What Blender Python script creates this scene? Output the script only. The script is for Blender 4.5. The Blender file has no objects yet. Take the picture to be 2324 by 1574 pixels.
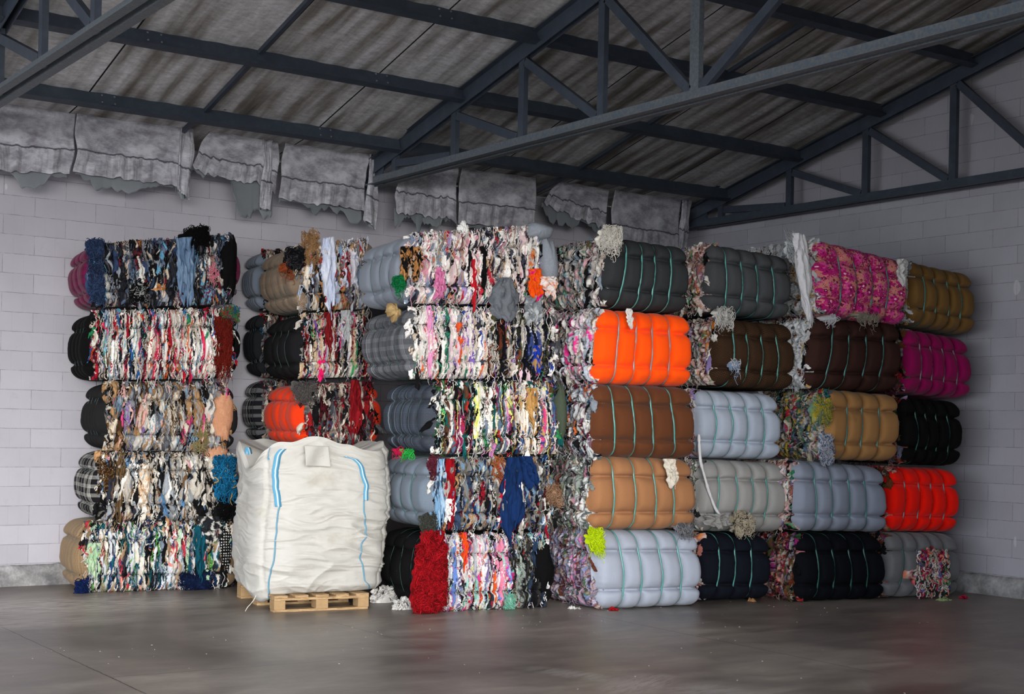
import bpy, math, random
import numpy as np
from mathutils import Matrix, Vector
PI = math.pi
SC = bpy.context.scene
COL = SC.collection
random.seed(7)
rng = np.random.default_rng(11)

# ------------------------------------------------------------------ camera
F = 3244.95; CY = 966.93
PITCH, ROLL, YAW = 0.00281494, 0.01952923, 0.61092608
CAM = np.array([-12.55, -14.4, 1.6])
Wd = np.array([math.sin(YAW)*math.cos(PITCH), math.cos(YAW)*math.cos(PITCH), math.sin(PITCH)])
_r = np.array([math.cos(YAW), -math.sin(YAW), 0.0]); _u = np.cross(_r, Wd)
Rt = math.cos(ROLL)*_r + math.sin(ROLL)*_u
Up = -math.sin(ROLL)*_r + math.cos(ROLL)*_u
cd = bpy.data.cameras.new('camera'); cam = bpy.data.objects.new('camera', cd); COL.objects.link(cam)
cd.sensor_width = 36; cd.lens = F/2324*36; cd.shift_y = (CY-787)/2324; cd.clip_end = 200
M = Matrix(((Rt[0], Up[0], -Wd[0], CAM[0]), (Rt[1], Up[1], -Wd[1], CAM[1]), (Rt[2], Up[2], -Wd[2], CAM[2]), (0, 0, 0, 1)))
cam.matrix_world = M
SC.camera = cam

def ray(x, y):
    return Wd + (x-1162)/F*Rt - (y-CY)/F*Up
def on_axis(x, y, ax, val):
    d = ray(x, y); return CAM + (val-CAM[ax])/d[ax]*d
def on_plane(x, y, P, n):
    d = ray(x, y); return CAM + np.dot(P-CAM, n)/np.dot(d, n)*d

# ------------------------------------------------------------------ object helpers
def tag(o, label=None, cat=None, group=None, kind=None):
    if label: o['label'] = label
    if cat: o['category'] = cat
    if group: o['group'] = group
    if kind: o['kind'] = kind
    return o
def empty(name, loc, rz=0.0):
    o = bpy.data.objects.new(name, None); COL.objects.link(o)
    o.location = [float(v) for v in loc]; o.rotation_euler = (0, 0, rz); o.empty_display_size = .1
    return o
def root_of(o):
    while o.parent is not None: o = o.parent
    return o
def mesh_obj(name, V, Fq, mat, parent=None, smooth=True, col=None, uv=None, origin=None):
    V = np.asarray(V, dtype=np.float64).reshape(-1, 3)
    V = V.copy()
    if parent is not None:          # built in world coordinates, stored in the frame of its thing
        rt = root_of(parent); V -= np.array(rt.location); a = rt.rotation_euler[2]
        if a: V = V@np.array(((math.cos(a), -math.sin(a), 0), (math.sin(a), math.cos(a), 0), (0, 0, 1)))
    elif origin is not None: V -= np.asarray(origin, dtype=np.float64)
    me = bpy.data.meshes.new(name)
    if isinstance(Fq, np.ndarray):
        n, k = Fq.shape
        me.vertices.add(len(V)); me.vertices.foreach_set('co', V.ravel())
        me.loops.add(n*k); me.loops.foreach_set('vertex_index', Fq.ravel().astype(np.int32))
        me.polygons.add(n)
        me.polygons.foreach_set('loop_start', np.arange(0, n*k, k, dtype=np.int32))
        me.polygons.foreach_set('loop_total', np.full(n, k, dtype=np.int32))
        me.update(calc_edges=True)
    else:
        me.from_pydata([tuple(v) for v in V], [], [tuple(f) for f in Fq]); me.update()
    if col is not None:
        a = me.color_attributes.new('Col', 'FLOAT_COLOR', 'POINT')
        c4 = np.ones((len(V), 4)); c4[:, :3] = col
        a.data.foreach_set('color', c4.ravel())
    if uv is not None:
        l = me.uv_layers.new(name='UVMap')
        li = np.empty(len(me.loops), dtype=np.int32); me.loops.foreach_get('vertex_index', li)
        l.data.foreach_set('uv', np.asarray(uv)[li].ravel())
    if smooth: me.polygons.foreach_set('use_smooth', np.ones(len(me.polygons), dtype=bool))
    me.validate()
    if mat: me.materials.append(mat)
    o = bpy.data.objects.new(name, me); COL.objects.link(o)
    if origin is not None and parent is None: o.location = [float(v) for v in origin]
    if parent is not None: o.parent = parent
    return o
def grid_faces(nu, nv, wrap_u=False, off=0):
    """verts indexed i*nv+j"""
    iu = np.arange(nu if wrap_u else nu-1); jv = np.arange(nv-1)
    I, J = np.meshgrid(iu, jv, indexing='ij'); I2 = (I+1) % nu
    return (np.stack([I*nv+J, I2*nv+J, I2*nv+J+1, I*nv+J+1], -1).reshape(-1, 4)+off).astype(np.int32)
class MB:
    def __init__(s): s.v = []; s.f = []
    def box(s, c, sz, R=None):
        c = np.array(c, float); h = np.array(sz, float)/2; b = len(s.v)
        for dx, dy, dz in ((-1,-1,-1),(1,-1,-1),(1,1,-1),(-1,1,-1),(-1,-1,1),(1,-1,1),(1,1,1),(-1,1,1)):
            d = np.array((dx, dy, dz))*h
            if R is not None: d = R@d
            s.v.append(c+d)
        for q in ((0,3,2,1),(4,5,6,7),(0,1,5,4),(1,2,6,5),(2,3,7,6),(3,0,4,7)): s.f.append(tuple(b+i for i in q))
        return s
    def prism(s, prof, A, B, side, up):
        """profile points (a,b) -> a*side+b*up, swept from A to B"""
        A, B, side, up = [np.array(q, float) for q in (A, B, side, up)]; b = len(s.v); n = len(prof)
        for P in (A, B):
            for (x, y) in prof: s.v.append(P+x*side+y*up)
        for i in range(n):
            j = (i+1) % n; s.f.append((b+i, b+j, b+n+j, b+n+i))
        s.f.append(tuple(b+i for i in range(n))[::-1]); s.f.append(tuple(b+n+i for i in range(n)))
        return s
    def cyl(s, A, B, r, n=10):
        A = np.array(A, float); B = np.array(B, float); d = B-A; d /= np.linalg.norm(d)
        a = np.cross(d, (0, 0, 1.0));
        if np.linalg.norm(a) < .1: a = np.cross(d, (1.0, 0, 0))
        a /= np.linalg.norm(a); c = np.cross(d, a)
        return s.prism([(r*math.cos(2*PI*i/n), r*math.sin(2*PI*i/n)) for i in range(n)], A, B, a, c)
    def build(s, name, mat, parent=None, smooth=False, bevel=0, origin=None):
        o = mesh_obj(name, s.v, s.f, mat, parent, smooth=smooth, origin=origin)
        if bevel:
            m = o.modifiers.new('bevel', 'BEVEL'); m.width = bevel; m.segments = 2; m.limit_method = 'ANGLE'
        return o

# ------------------------------------------------------------------ noise
def _h(i, j, k, seed):
    n = (i.astype(np.int64)*374761393 + j.astype(np.int64)*668265263 + k.astype(np.int64)*2147483647*3 + seed*1274126177) & 0xffffffff
    n = (n ^ (n >> 13))*1274126177 & 0xffffffff
    n = (n ^ (n >> 16))*2246822519 & 0xffffffff
    n = n ^ (n >> 15)
    return (n & 0xffffff)/float(0xffffff)
def noise(x, y, z=None, seed=0):
    x = np.asarray(x, float); y = np.asarray(y, float)
    x, y = np.broadcast_arrays(x, y)
    xi = np.floor(x); yi = np.floor(y); fx = x-xi; fy = y-yi
    fx = fx*fx*(3-2*fx); fy = fy*fy*(3-2*fy); xi = xi.astype(int); yi = yi.astype(int)
    if z is None:
        k = np.zeros_like(xi)
        a = _h(xi, yi, k, seed); b = _h(xi+1, yi, k, seed); c = _h(xi, yi+1, k, seed); d = _h(xi+1, yi+1, k, seed)
        return ((a*(1-fx)+b*fx)*(1-fy)+(c*(1-fx)+d*fx)*fy)*2-1
    z = np.broadcast_to(np.asarray(z, float), x.shape); zi = np.floor(z); fz = z-zi; fz = fz*fz*(3-2*fz); zi = zi.astype(int)
    def lay(k):
        a = _h(xi, yi, k, seed); b = _h(xi+1, yi, k, seed); c = _h(xi, yi+1, k, seed); d = _h(xi+1, yi+1, k, seed)
        return (a*(1-fx)+b*fx)*(1-fy)+(c*(1-fx)+d*fx)*fy
    return (lay(zi)*(1-fz)+lay(zi+1)*fz)*2-1
def fbm(x, y, seed=0, o=3, z=None):
    r = 0; a = 1
    for i in range(o):
        r = r+a*noise(np.asarray(x)*2**i, np.asarray(y)*2**i, None if z is None else np.asarray(z)*2**i, seed+i*17); a *= .5
    return r/1.75
def voro(x, y, seed):
    xi = np.floor(x).astype(int); yi = np.floor(y).astype(int)
    d1 = np.full(x.shape, 9.0); d2 = np.full(x.shape, 9.0); ia = np.zeros_like(xi); ja = np.zeros_like(xi)
    px = np.zeros(x.shape); py = np.zeros(x.shape)
    z = np.zeros_like(xi)
    for di in (-1, 0, 1):
        for dj in (-1, 0, 1):
            ci = xi+di; cj = yi+dj
            jx = ci+.5+.46*(2*_h(ci, cj, z, seed)-1); jy = cj+.5+.48*(2*_h(ci, cj, z+1, seed)-1)
            d = np.hypot(x-jx, y-jy); m = d < d1
            d2 = np.where(m, d1, np.minimum(d2, d))
            ia = np.where(m, ci, ia); ja = np.where(m, cj, ja); px = np.where(m, jx, px); py = np.where(m, jy, py)
            d1 = np.where(m, d, d1)
    return d1, d2, ia, ja, px, py

# ------------------------------------------------------------------ materials
def srgb(h):
    if isinstance(h, str):
        h = [int(h[i:i+2], 16)/255 for i in (0, 2, 4)]
    return tuple(c/12.92 if c <= .04045 else ((c+.055)/1.055)**2.4 for c in h)
class NT:
    def __init__(s, name):
        s.m = bpy.data.materials.new(name); s.m.use_nodes = True; s.t = s.m.node_tree; s.t.nodes.clear()
        s.out = s.n('ShaderNodeOutputMaterial'); s.b = s.n('ShaderNodeBsdfPrincipled')
        s.l(s.b.outputs[0], s.out.inputs[0])
    def n(s, k, **kw):
        d = s.t.nodes.new(k)
        for a, v in kw.items(): setattr(d, a, v)
        return d
    def l(s, a, b): s.t.links.new(a, b)
    def set(s, node, key, v):
        i = node.inputs[key]
        if hasattr(v, 'is_output') or isinstance(v, bpy.types.NodeSocket): s.l(v, i)
        elif isinstance(v, tuple) and len(v) == 3 and len(i.default_value) == 4: i.default_value = (*v, 1)
        else: i.default_value = v
    def math(s, op, a, b=None, c=None, clamp=False):
        d = s.n('ShaderNodeMath', operation=op, use_clamp=clamp)
        for i, v in enumerate((a, b, c)):
            if v is not None: s.set(d, i, v)
        return d.outputs[0]
    def vmath(s, op, a, b=None):
        d = s.n('ShaderNodeVectorMath', operation=op)
        for i, v in enumerate((a, b)):
            if v is not None: s.set(d, i, v)
        return d.outputs['Vector']
    def mix(s, f, a, b, mode='MIX'):
        d = s.n('ShaderNodeMix', data_type='RGBA', blend_type=mode)
        s.set(d, 0, f); s.set(d, 6, a); s.set(d, 7, b); return d.outputs[2]
    def noise(s, vec, scale, detail=3, rough=.5, dist=0):
        d = s.n('ShaderNodeTexNoise'); s.set(d, 'Vector', vec); s.set(d, 'Scale', scale); s.set(d, 'Detail', detail)
        s.set(d, 'Roughness', rough); s.set(d, 'Distortion', dist); return d.outputs[0]
    def ramp(s, f, stops, interp='LINEAR'):
        d = s.n('ShaderNodeValToRGB'); s.l(f, d.inputs[0]); e = d.color_ramp.elements; d.color_ramp.interpolation = interp
        while len(e) < len(stops): e.new(.5)
        for q, (p, c) in zip(e, stops):
            q.position = p; q.color = (*c, 1) if not isinstance(c, (int, float)) else (c, c, c, 1)
        return d.outputs[0]
    def bump(s, h, st=.3, dist=.01):
        d = s.n('ShaderNodeBump'); s.set(d, 'Strength', st); s.set(d, 'Distance', dist); s.l(h, d.inputs['Height'])
        s.l(d.outputs[0], s.b.inputs['Normal']); return d
    def coord(s, k='Object'):
        return s.n('ShaderNodeTexCoord').outputs[k]
    def scale(s, v, sc, rot=(0, 0, 0), loc=(0, 0, 0)):
        d = s.n('ShaderNodeMapping'); s.l(v, d.inputs[0]); s.set(d, 'Scale', sc); s.set(d, 'Rotation', rot); s.set(d, 'Location', loc)
        return d.outputs[0]
    def geo(s): return s.n('ShaderNodeNewGeometry').outputs['Position']
    def base(s, c, rough=.9, spec=.2, metal=0):
        s.set(s.b, 'Base Color', c); s.set(s.b, 'Roughness', rough); s.set(s.b, 'Specular IOR Level', spec); s.set(s.b, 'Metallic', metal)
        return s.m

def fabric_mat(name, c, kind='plain', c2=None, c3=None, rough=.95, sheen=.15):
    t = NT(name); uv = t.coord('UV')
    c = srgb(c); c2 = srgb(c2) if c2 else tuple(v*.4 for v in c); c3 = srgb(c3) if c3 else c2
    w = t.noise(uv, 260, 2)
    big = t.noise(uv, 5, 4)
    col = t.mix(.0, c, c)
    if kind == 'heather':
        col = t.mix(t.math('MULTIPLY', t.math('SUBTRACT', t.noise(t.scale(uv, (1, 2.4, 1)), 130, 3, .7), .35), 2.2, clamp=True), c2, c)
    elif kind in ('plaid', 'tartan', 'tweed'):
        sx = t.n('ShaderNodeSeparateXYZ'); t.l(uv, sx.inputs[0]); per = {'plaid': .085, 'tartan': .17, 'tweed': .11}[kind]
        bands = []
        for a in (0, 1):
            fr = t.math('FRACT', t.math('DIVIDE', sx.outputs[a], per))
            b1 = t.math('MULTIPLY', t.math('GREATER_THAN', fr, .38), t.math('LESS_THAN', fr, .78))
            st = t.math('GREATER_THAN', t.math('FRACT', t.math('MULTIPLY', fr, 9.0)), .5)
            bands.append(t.math('MULTIPLY', b1, t.math('ADD', t.math('MULTIPLY', st, .8), .2)))
        s_ = t.math('MULTIPLY', t.math('ADD', bands[0], bands[1]), .5)
        col = t.mix(s_, c, c2)
        fine = t.math('GREATER_THAN', t.math('FRACT', t.math('MULTIPLY', sx.outputs[0], 1/.17)), .94)
        col = t.mix(t.math('MULTIPLY', fine, .8), col, c3)
        col = t.mix(t.math('MULTIPLY', t.noise(uv, 180, 2, .8), .35), col, c3)
    elif kind == 'herringbone':
        sx = t.n('ShaderNodeSeparateXYZ'); t.l(uv, sx.inputs[0])
        z = t.math('PINGPONG', sx.outputs[0], .028)
        v = t.math('FRACT', t.math('MULTIPLY', t.math('ADD', sx.outputs[1], z), 70))
        col = t.mix(t.math('GREATER_THAN', v, .55), c, c2)
    elif kind == 'dots':
        vv = t.n('ShaderNodeTexVoronoi', feature='F1', distance='EUCLIDEAN'); t.l(t.scale(uv, (40, 40, 40), (0, 0, .78)), vv.inputs[0])
        t.set(vv, 'Scale', 1.0); t.set(vv, 'Randomness', 0.0)
        col = t.mix(t.math('LESS_THAN', vv.outputs['Distance'], .27), c, c2)
    elif kind == 'weave':
        ck = t.n('ShaderNodeTexWave', wave_type='BANDS', bands_direction='X'); t.l(uv, ck.inputs[0]); t.set(ck, 'Scale', 38.0); t.set(ck, 'Distortion', 1.5); t.set(ck, 'Detail', 2.0); t.set(ck, 'Detail Scale', 3.0)
        ck2 = t.n('ShaderNodeTexWave', wave_type='BANDS', bands_direction='Y'); t.l(uv, ck2.inputs[0]); t.set(ck2, 'Scale', 38.0); t.set(ck2, 'Distortion', 1.5); t.set(ck2, 'Detail', 2.0); t.set(ck2, 'Detail Scale', 3.0)
        col = t.mix(t.math('MULTIPLY', t.math('MULTIPLY', ck.outputs[1], ck2.outputs[1]), .9), c2, c)
        col = t.mix(t.math('MULTIPLY', t.noise(t.scale(uv, (1, .12, 1)), 24, 2), .45), col, c3)
    elif kind == 'floral':
        base = c
        for sc, r, cc, cen in ((11, .42, c2, c3), (13.7, .40, srgb('e0489a'), srgb('6b1040')), (12.3, .36, srgb('c01c74'), srgb('ffd9e2')), (25, .30, c3, srgb('ffd9e2'))):
            vv = t.n('ShaderNodeTexVoronoi', feature='F1'); t.l(t.scale(uv, (1, 1, 1), (0, 0, sc), (sc, 2*sc, 0)), vv.inputs[0]); t.set(vv, 'Scale', float(sc)); t.set(vv, 'Randomness', .85)
            dv = t.vmath('SUBTRACT', t.vmath('MULTIPLY', t.scale(uv, (1, 1, 1), (0, 0, sc), (sc, 2*sc, 0)), (float(sc),)*3), t.vmath('MULTIPLY', vv.outputs['Position'], (float(sc),)*3))
            q = t.n('ShaderNodeSeparateXYZ'); t.l(dv, q.inputs[0])
            ang = t.math('ARCTAN2', q.outputs[1], q.outputs[0])
            pet = t.math('ABSOLUTE', t.math('COSINE', t.math('MULTIPLY', ang, 2.5)))
            rad = t.math('MULTIPLY', t.math('ADD', t.math('MULTIPLY', pet, .45), .55), r*1.25)
            d = vv.outputs['Distance']
            base = t.mix(t.math('LESS_THAN', d, rad), base, cc)
            base = t.mix(t.math('LESS_THAN', d, r*.34), base, cen)
            base = t.mix(t.math('LESS_THAN', d, r*.13), base, srgb('ffe6ee'))
        lv = t.noise(uv, 60, 1, .4, 1.5)
        base = t.mix(t.math('MULTIPLY', t.math('GREATER_THAN', lv, .62), .8), base, srgb('7a1c4e'))
        col = base
    if kind == 'stain':
        st = t.noise(t.scale(uv, (1, .6, 1)), 6, 2)
        col = t.mix(t.math('MULTIPLY', t.math('SUBTRACT', st, .62, clamp=True), 3.0), c, tuple(v*.35 for v in c))
    col = t.mix(t.math('MULTIPLY', t.math('SUBTRACT', big, .5), .5, clamp=True), col, tuple(v*.75 for v in c))
    col = t.mix(t.math('MULTIPLY', t.math('GREATER_THAN', t.noise(uv, 90, 1), .78), .25), col, srgb('b9b4ad'))
    t.base(col, rough, .12)
    t.set(t.b, 'Sheen Weight', 0.0 if max(c) < .05 else sheen*.5); t.set(t.b, 'Sheen Roughness', .5)
    wr = t.noise(uv, 34, 3, .55, .6)
    t.bump(t.math('ADD', t.math('MULTIPLY', w, .12), t.math('MULTIPLY', wr, .5)), .35, .006)
    return t.m

def rag_mat():
    t = NT('rag_cloth'); a = t.n('ShaderNodeVertexColor', layer_name='Col').outputs[0]
    p = t.geo()
    n1 = t.noise(t.scale(p, (1, 1, .35)), 190, 3, .7)
    n2 = t.noise(t.scale(p, (1, 1, .5), (.3, .2, 0)), 420, 2, .7)
    v = t.math('ADD', t.math('MULTIPLY', n1, .75), .50)
    hsv = t.n('ShaderNodeHueSaturation'); t.l(a, hsv.inputs['Color']); t.l(v, hsv.inputs['Value'])
    t.base(hsv.outputs[0], .95, .1)
    t.bump(t.math('ADD', t.math('MULTIPLY', n1, .8), t.math('MULTIPLY', n2, .4)), .55, .012)
    return t.m
def plain(name, c, rough=.8, spec=.3, metal=0, ns=0, var=.25, bump=0):
    t = NT(name); c = srgb(c)
    if ns:
        n = t.noise(t.coord(), ns, 4, .6)
        t.base(t.mix(t.math('MULTIPLY', n, var*2, clamp=True), c, tuple(v*.5 for v in c)), rough, spec, metal)
        if bump: t.bump(n, bump, .01)
    else: t.base(c, rough, spec, metal)
    return t.m

RAG = rag_mat()
STRAP = {}
def strap_mat(kind):
    if kind not in STRAP:
        STRAP[kind] = plain('strap_'+kind, {'teal': '5fa9a2', 'green': '3d7a70', 'grey': '8d9a9c', 'dark': '2c5a52'}[kind], .32, .6)
    return STRAP[kind]
WIRE = plain('baling_wire', '17181c', .5, .4, .6)

# ------------------------------------------------------------------ bales
YB = math.radians(-9)
NIN = np.array([-math.sin(YB), math.cos(YB), 0.0])    # into the stack, away from the camera
def quad_on(P, px):
    """front corners bl, br, tr, tl on the upright plane through P"""
    return [on_plane(x, y, P, NIN) for x, y in px]
def pick(pal, r):
    cs = np.array([srgb(c) for c, w in pal]); w = np.array([w for c, w in pal], float); w = np.cumsum(w)/w.sum()
    return cs[np.minimum(np.searchsorted(w, r), len(cs)-1)]

def crease(q, cs, w):
    r = 0*q
    for c in cs: r = np.maximum(r, np.exp(-np.abs(q-c)/w))
    return r
def lobes(q, cs):
    """0 at creases and ends, 1 mid-lobe"""
    e = [0]+list(cs)+[1]; r = 0*q
    for a, b in zip(e[:-1], e[1:]):
        u = np.clip((q-a)/(b-a), 0, 1); r = np.where((q >= a) & (q <= b), (np.clip(1-np.abs(2*u-1)**3.4, 0, 1))**.6, r)
    return r

class Face:
    """bilinear quad (bl,br,tr,tl) with outward normal"""
    def __init__(s, q):
        s.q = [np.array(p) for p in q]; n = np.cross(s.q[1]-s.q[0], s.q[3]-s.q[0]); s.n = n/np.linalg.norm(n)
        s.w = np.linalg.norm(s.q[1]-s.q[0]); s.h = np.linalg.norm(s.q[3]-s.q[0])
    def P(s, u, v, h=0):
        u = np.asarray(u, float)[..., None]; v = np.asarray(v, float)[..., None]; h = np.asarray(h, float)[..., None]
        a, b, c, d = s.q
        return a*(1-u)*(1-v)+b*u*(1-v)+c*u*v+d*(1-u)*v + h*s.n

def rag_height(fc, U, V, seed, st, pal):
    """U,V in 0..1; returns height (m) and colour"""
    x = U*fc.w; y = V*fc.h; cw, ch = st['cw'], st['ch']; wob = st.get('wob', 1)
    wx = x + wob*(.022*noise(x*9, y*7, seed=seed)+.05*noise(x*1.7+5, y*3.2, seed=seed+3)+.006*noise(x*40, y*26, seed=seed+9))
    wy = y + .10*noise(x*16, y*2, seed=seed+4)+.03*noise(x*40, y*8, seed=seed+5)
    d1, d2, ia, ja, px, py = voro(wx/cw, wy/ch, seed)
    z = np.zeros_like(ia); r = _h(ia, ja, z, seed+50); r2 = _h(ia, ja, z+2, seed+51); r3 = _h(ia, ja, z+4, seed+52)
    # long strips: share the colour of the column for some
    col = pick(pal, np.where(r3 < st.get('run', .35), _h(ia, z, z, seed+77), r))
    e = np.clip((d2-d1)*1.5, 0, 1)**.55
    H = .048*e + .040*(r2-.5)
    th = (r3-.5)*1.6; ph = (x*np.cos(th)+y*np.sin(th)*.6)*(90+90*r2)+3*noise(x*14, y*9, seed=seed+6)*2
    H = H + .0035*np.sin(ph) + .006*noise(x*45, y*18, seed=seed+8)+.004*noise(x*100, y*50, seed=seed+12)
    # marled pieces
    mk = _h(ia, ja, z+6, seed+60) < st.get('marl', .3)
    yn = noise(x*170, y*60+6*np.sin(x*60), seed=seed+20) > .05
    c2 = pick(pal, _h(ia, ja, z+8, seed+61))
    col = np.where((mk & yn)[..., None], c2, col)
    # second, thinner layer lying over the first
    for k, (fr, a, b) in enumerate(((st.get('over', .35), .45, .75), (st.get('over', .35)*.7, .3, .35), (.16, .22, .6))):
        wx2 = x + .03*noise(x*7+9, y*9, seed=seed+30+k)+.012*noise(x*30, y*22, seed=seed+33+k)
        e1, e2, ib, jb, _, _ = voro(wx2/(cw*a)+7.3, wy/(ch*b)+3.1, seed+100+k)
        rr = _h(ib, jb, z, seed+110+k); m = (rr < fr) & ((e2-e1) > .12)
        col = np.where(m[..., None], pick(pal, _h(ib, jb, z+3, seed+120+k)), col)
        H = H + np.where(rr < fr, .016*np.clip((e2-e1)*2.2, 0, 1)**.6, 0)
    br = .82+.36*_h(ia, ja, z+9, seed+66)
    return H, col*br[..., None]

def strands(fc, n, seed, pal, L=(.05, .35), r=(.0011, .0028), top=.3, h0=.03, vr=(0, 1), ur=(0, 1), curl=1.0, hang=.2):
    g = np.random.default_rng(seed); V = []; Fs = []; C = []; off = 0
    cs = pick(pal, g.random(n))
    for i in range(n):
        m = 16; ln = g.uniform(*L)*(g.random()**.7); rad = g.uniform(*r)
        u = g.uniform(*ur); v = vr[1] if g.random() < top else g.uniform(*vr)
        t = np.linspace(0, 1, m); k1, k2, k3 = g.uniform(0, 6.3, 3)
        ln = min(ln, v*fc.h+.05)
        x = u*fc.w + curl*(.012*np.sin(t*g.uniform(4, 14)+k1)+.02*g.normal()*t*2*ln)
        y = v*fc.h - ln*t + curl*.012*np.sin(t*g.uniform(5, 16)+k2)
        if g.random() < .3: y = v*fc.h - ln*(np.sin(t*PI)*.6)        # loop
        h = h0 + .012*np.sin(t*g.uniform(3, 10)+k3)+g.uniform(0, .02) + hang*.03*t
        P = fc.P(x/fc.w, y/fc.h, h)
        T = np.gradient(P, axis=0); T /= np.linalg.norm(T, axis=1)[:, None]+1e-9
        A = np.cross(T, fc.n); A /= np.linalg.norm(A, axis=1)[:, None]+1e-9; B = np.cross(T, A)
        flat = g.uniform(.35, 1.0); rt = rad*(1-.5*t**4)[:, None]
        ring = [P+A*rt*math.cos(a)*1.5+B*rt*flat*math.sin(a) for a in (0, PI/2, PI, 3*PI/2)]
        V.append(np.stack(ring, 0).reshape(-1, 3)); Fs.append(grid_faces(4, m, True, off)); off += 4*m
        C.append(np.repeat(cs[i][None]*g.uniform(.8, 1.15), 4*m, 0))
    return np.concatenate(V), np.concatenate(Fs), np.concatenate(C)
def scraps(fc, n, seed, pal, W=(.02, .07), L=(.06, .2), h0=.02, vr=(0.05, 1.04), ur=(-.01, 1.01), fluff=1.0):
    g = np.random.default_rng(seed); V = []; Fs = []; C = []; off = 0; cs = pick(pal, g.random(n))
    a, b = 9, 15
    S, T = np.meshgrid(np.linspace(-1, 1, a), np.linspace(0, 1, b), indexing='ij')
    for i in range(n):
        w = g.uniform(*W); l = g.uniform(*L); u = g.uniform(*ur)*fc.w; v = g.uniform(*vr)*fc.h; k = g.uniform(0, 50)
        th = g.normal()*.35
        wd = w*(.55+.45*np.sin(T*PI*.9+.2))*(1+.35*noise(T*5+k, S*0+k))
        x = S*wd*.6 + .02*fluff*noise(T*4+k, S*1.5, seed=3)
        y = -T*l + .015*noise(S*2+k, T*3, seed=5)
        x, y = x*math.cos(th)-y*math.sin(th), x*math.sin(th)+y*math.cos(th)
        h = h0+.03*fluff*(1-np.abs(S)**2)*np.sin(T*PI)**.5+.016*np.sin(S*g.uniform(3, 8)+k+3*T)+.012*noise(S*3+k, T*8, seed=7)
        P = fc.P((u+x)/fc.w, (v+y)/fc.h, h)
        V.append(P.reshape(-1, 3)); Fs.append(grid_faces(a, b, False, off)); off += a*b
        C.append(np.repeat(cs[i][None]*g.uniform(.8, 1.15), a*b, 0))
    return np.concatenate(V), np.concatenate(Fs), np.concatenate(C)
def join(parts):
    V = []; Fs = []; C = []; o = 0
    for v, f, c in parts: V.append(v); Fs.append(f+o); C.append(c); o += len(v)
    return np.concatenate(V), np.concatenate(Fs), np.concatenate(C)

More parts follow.
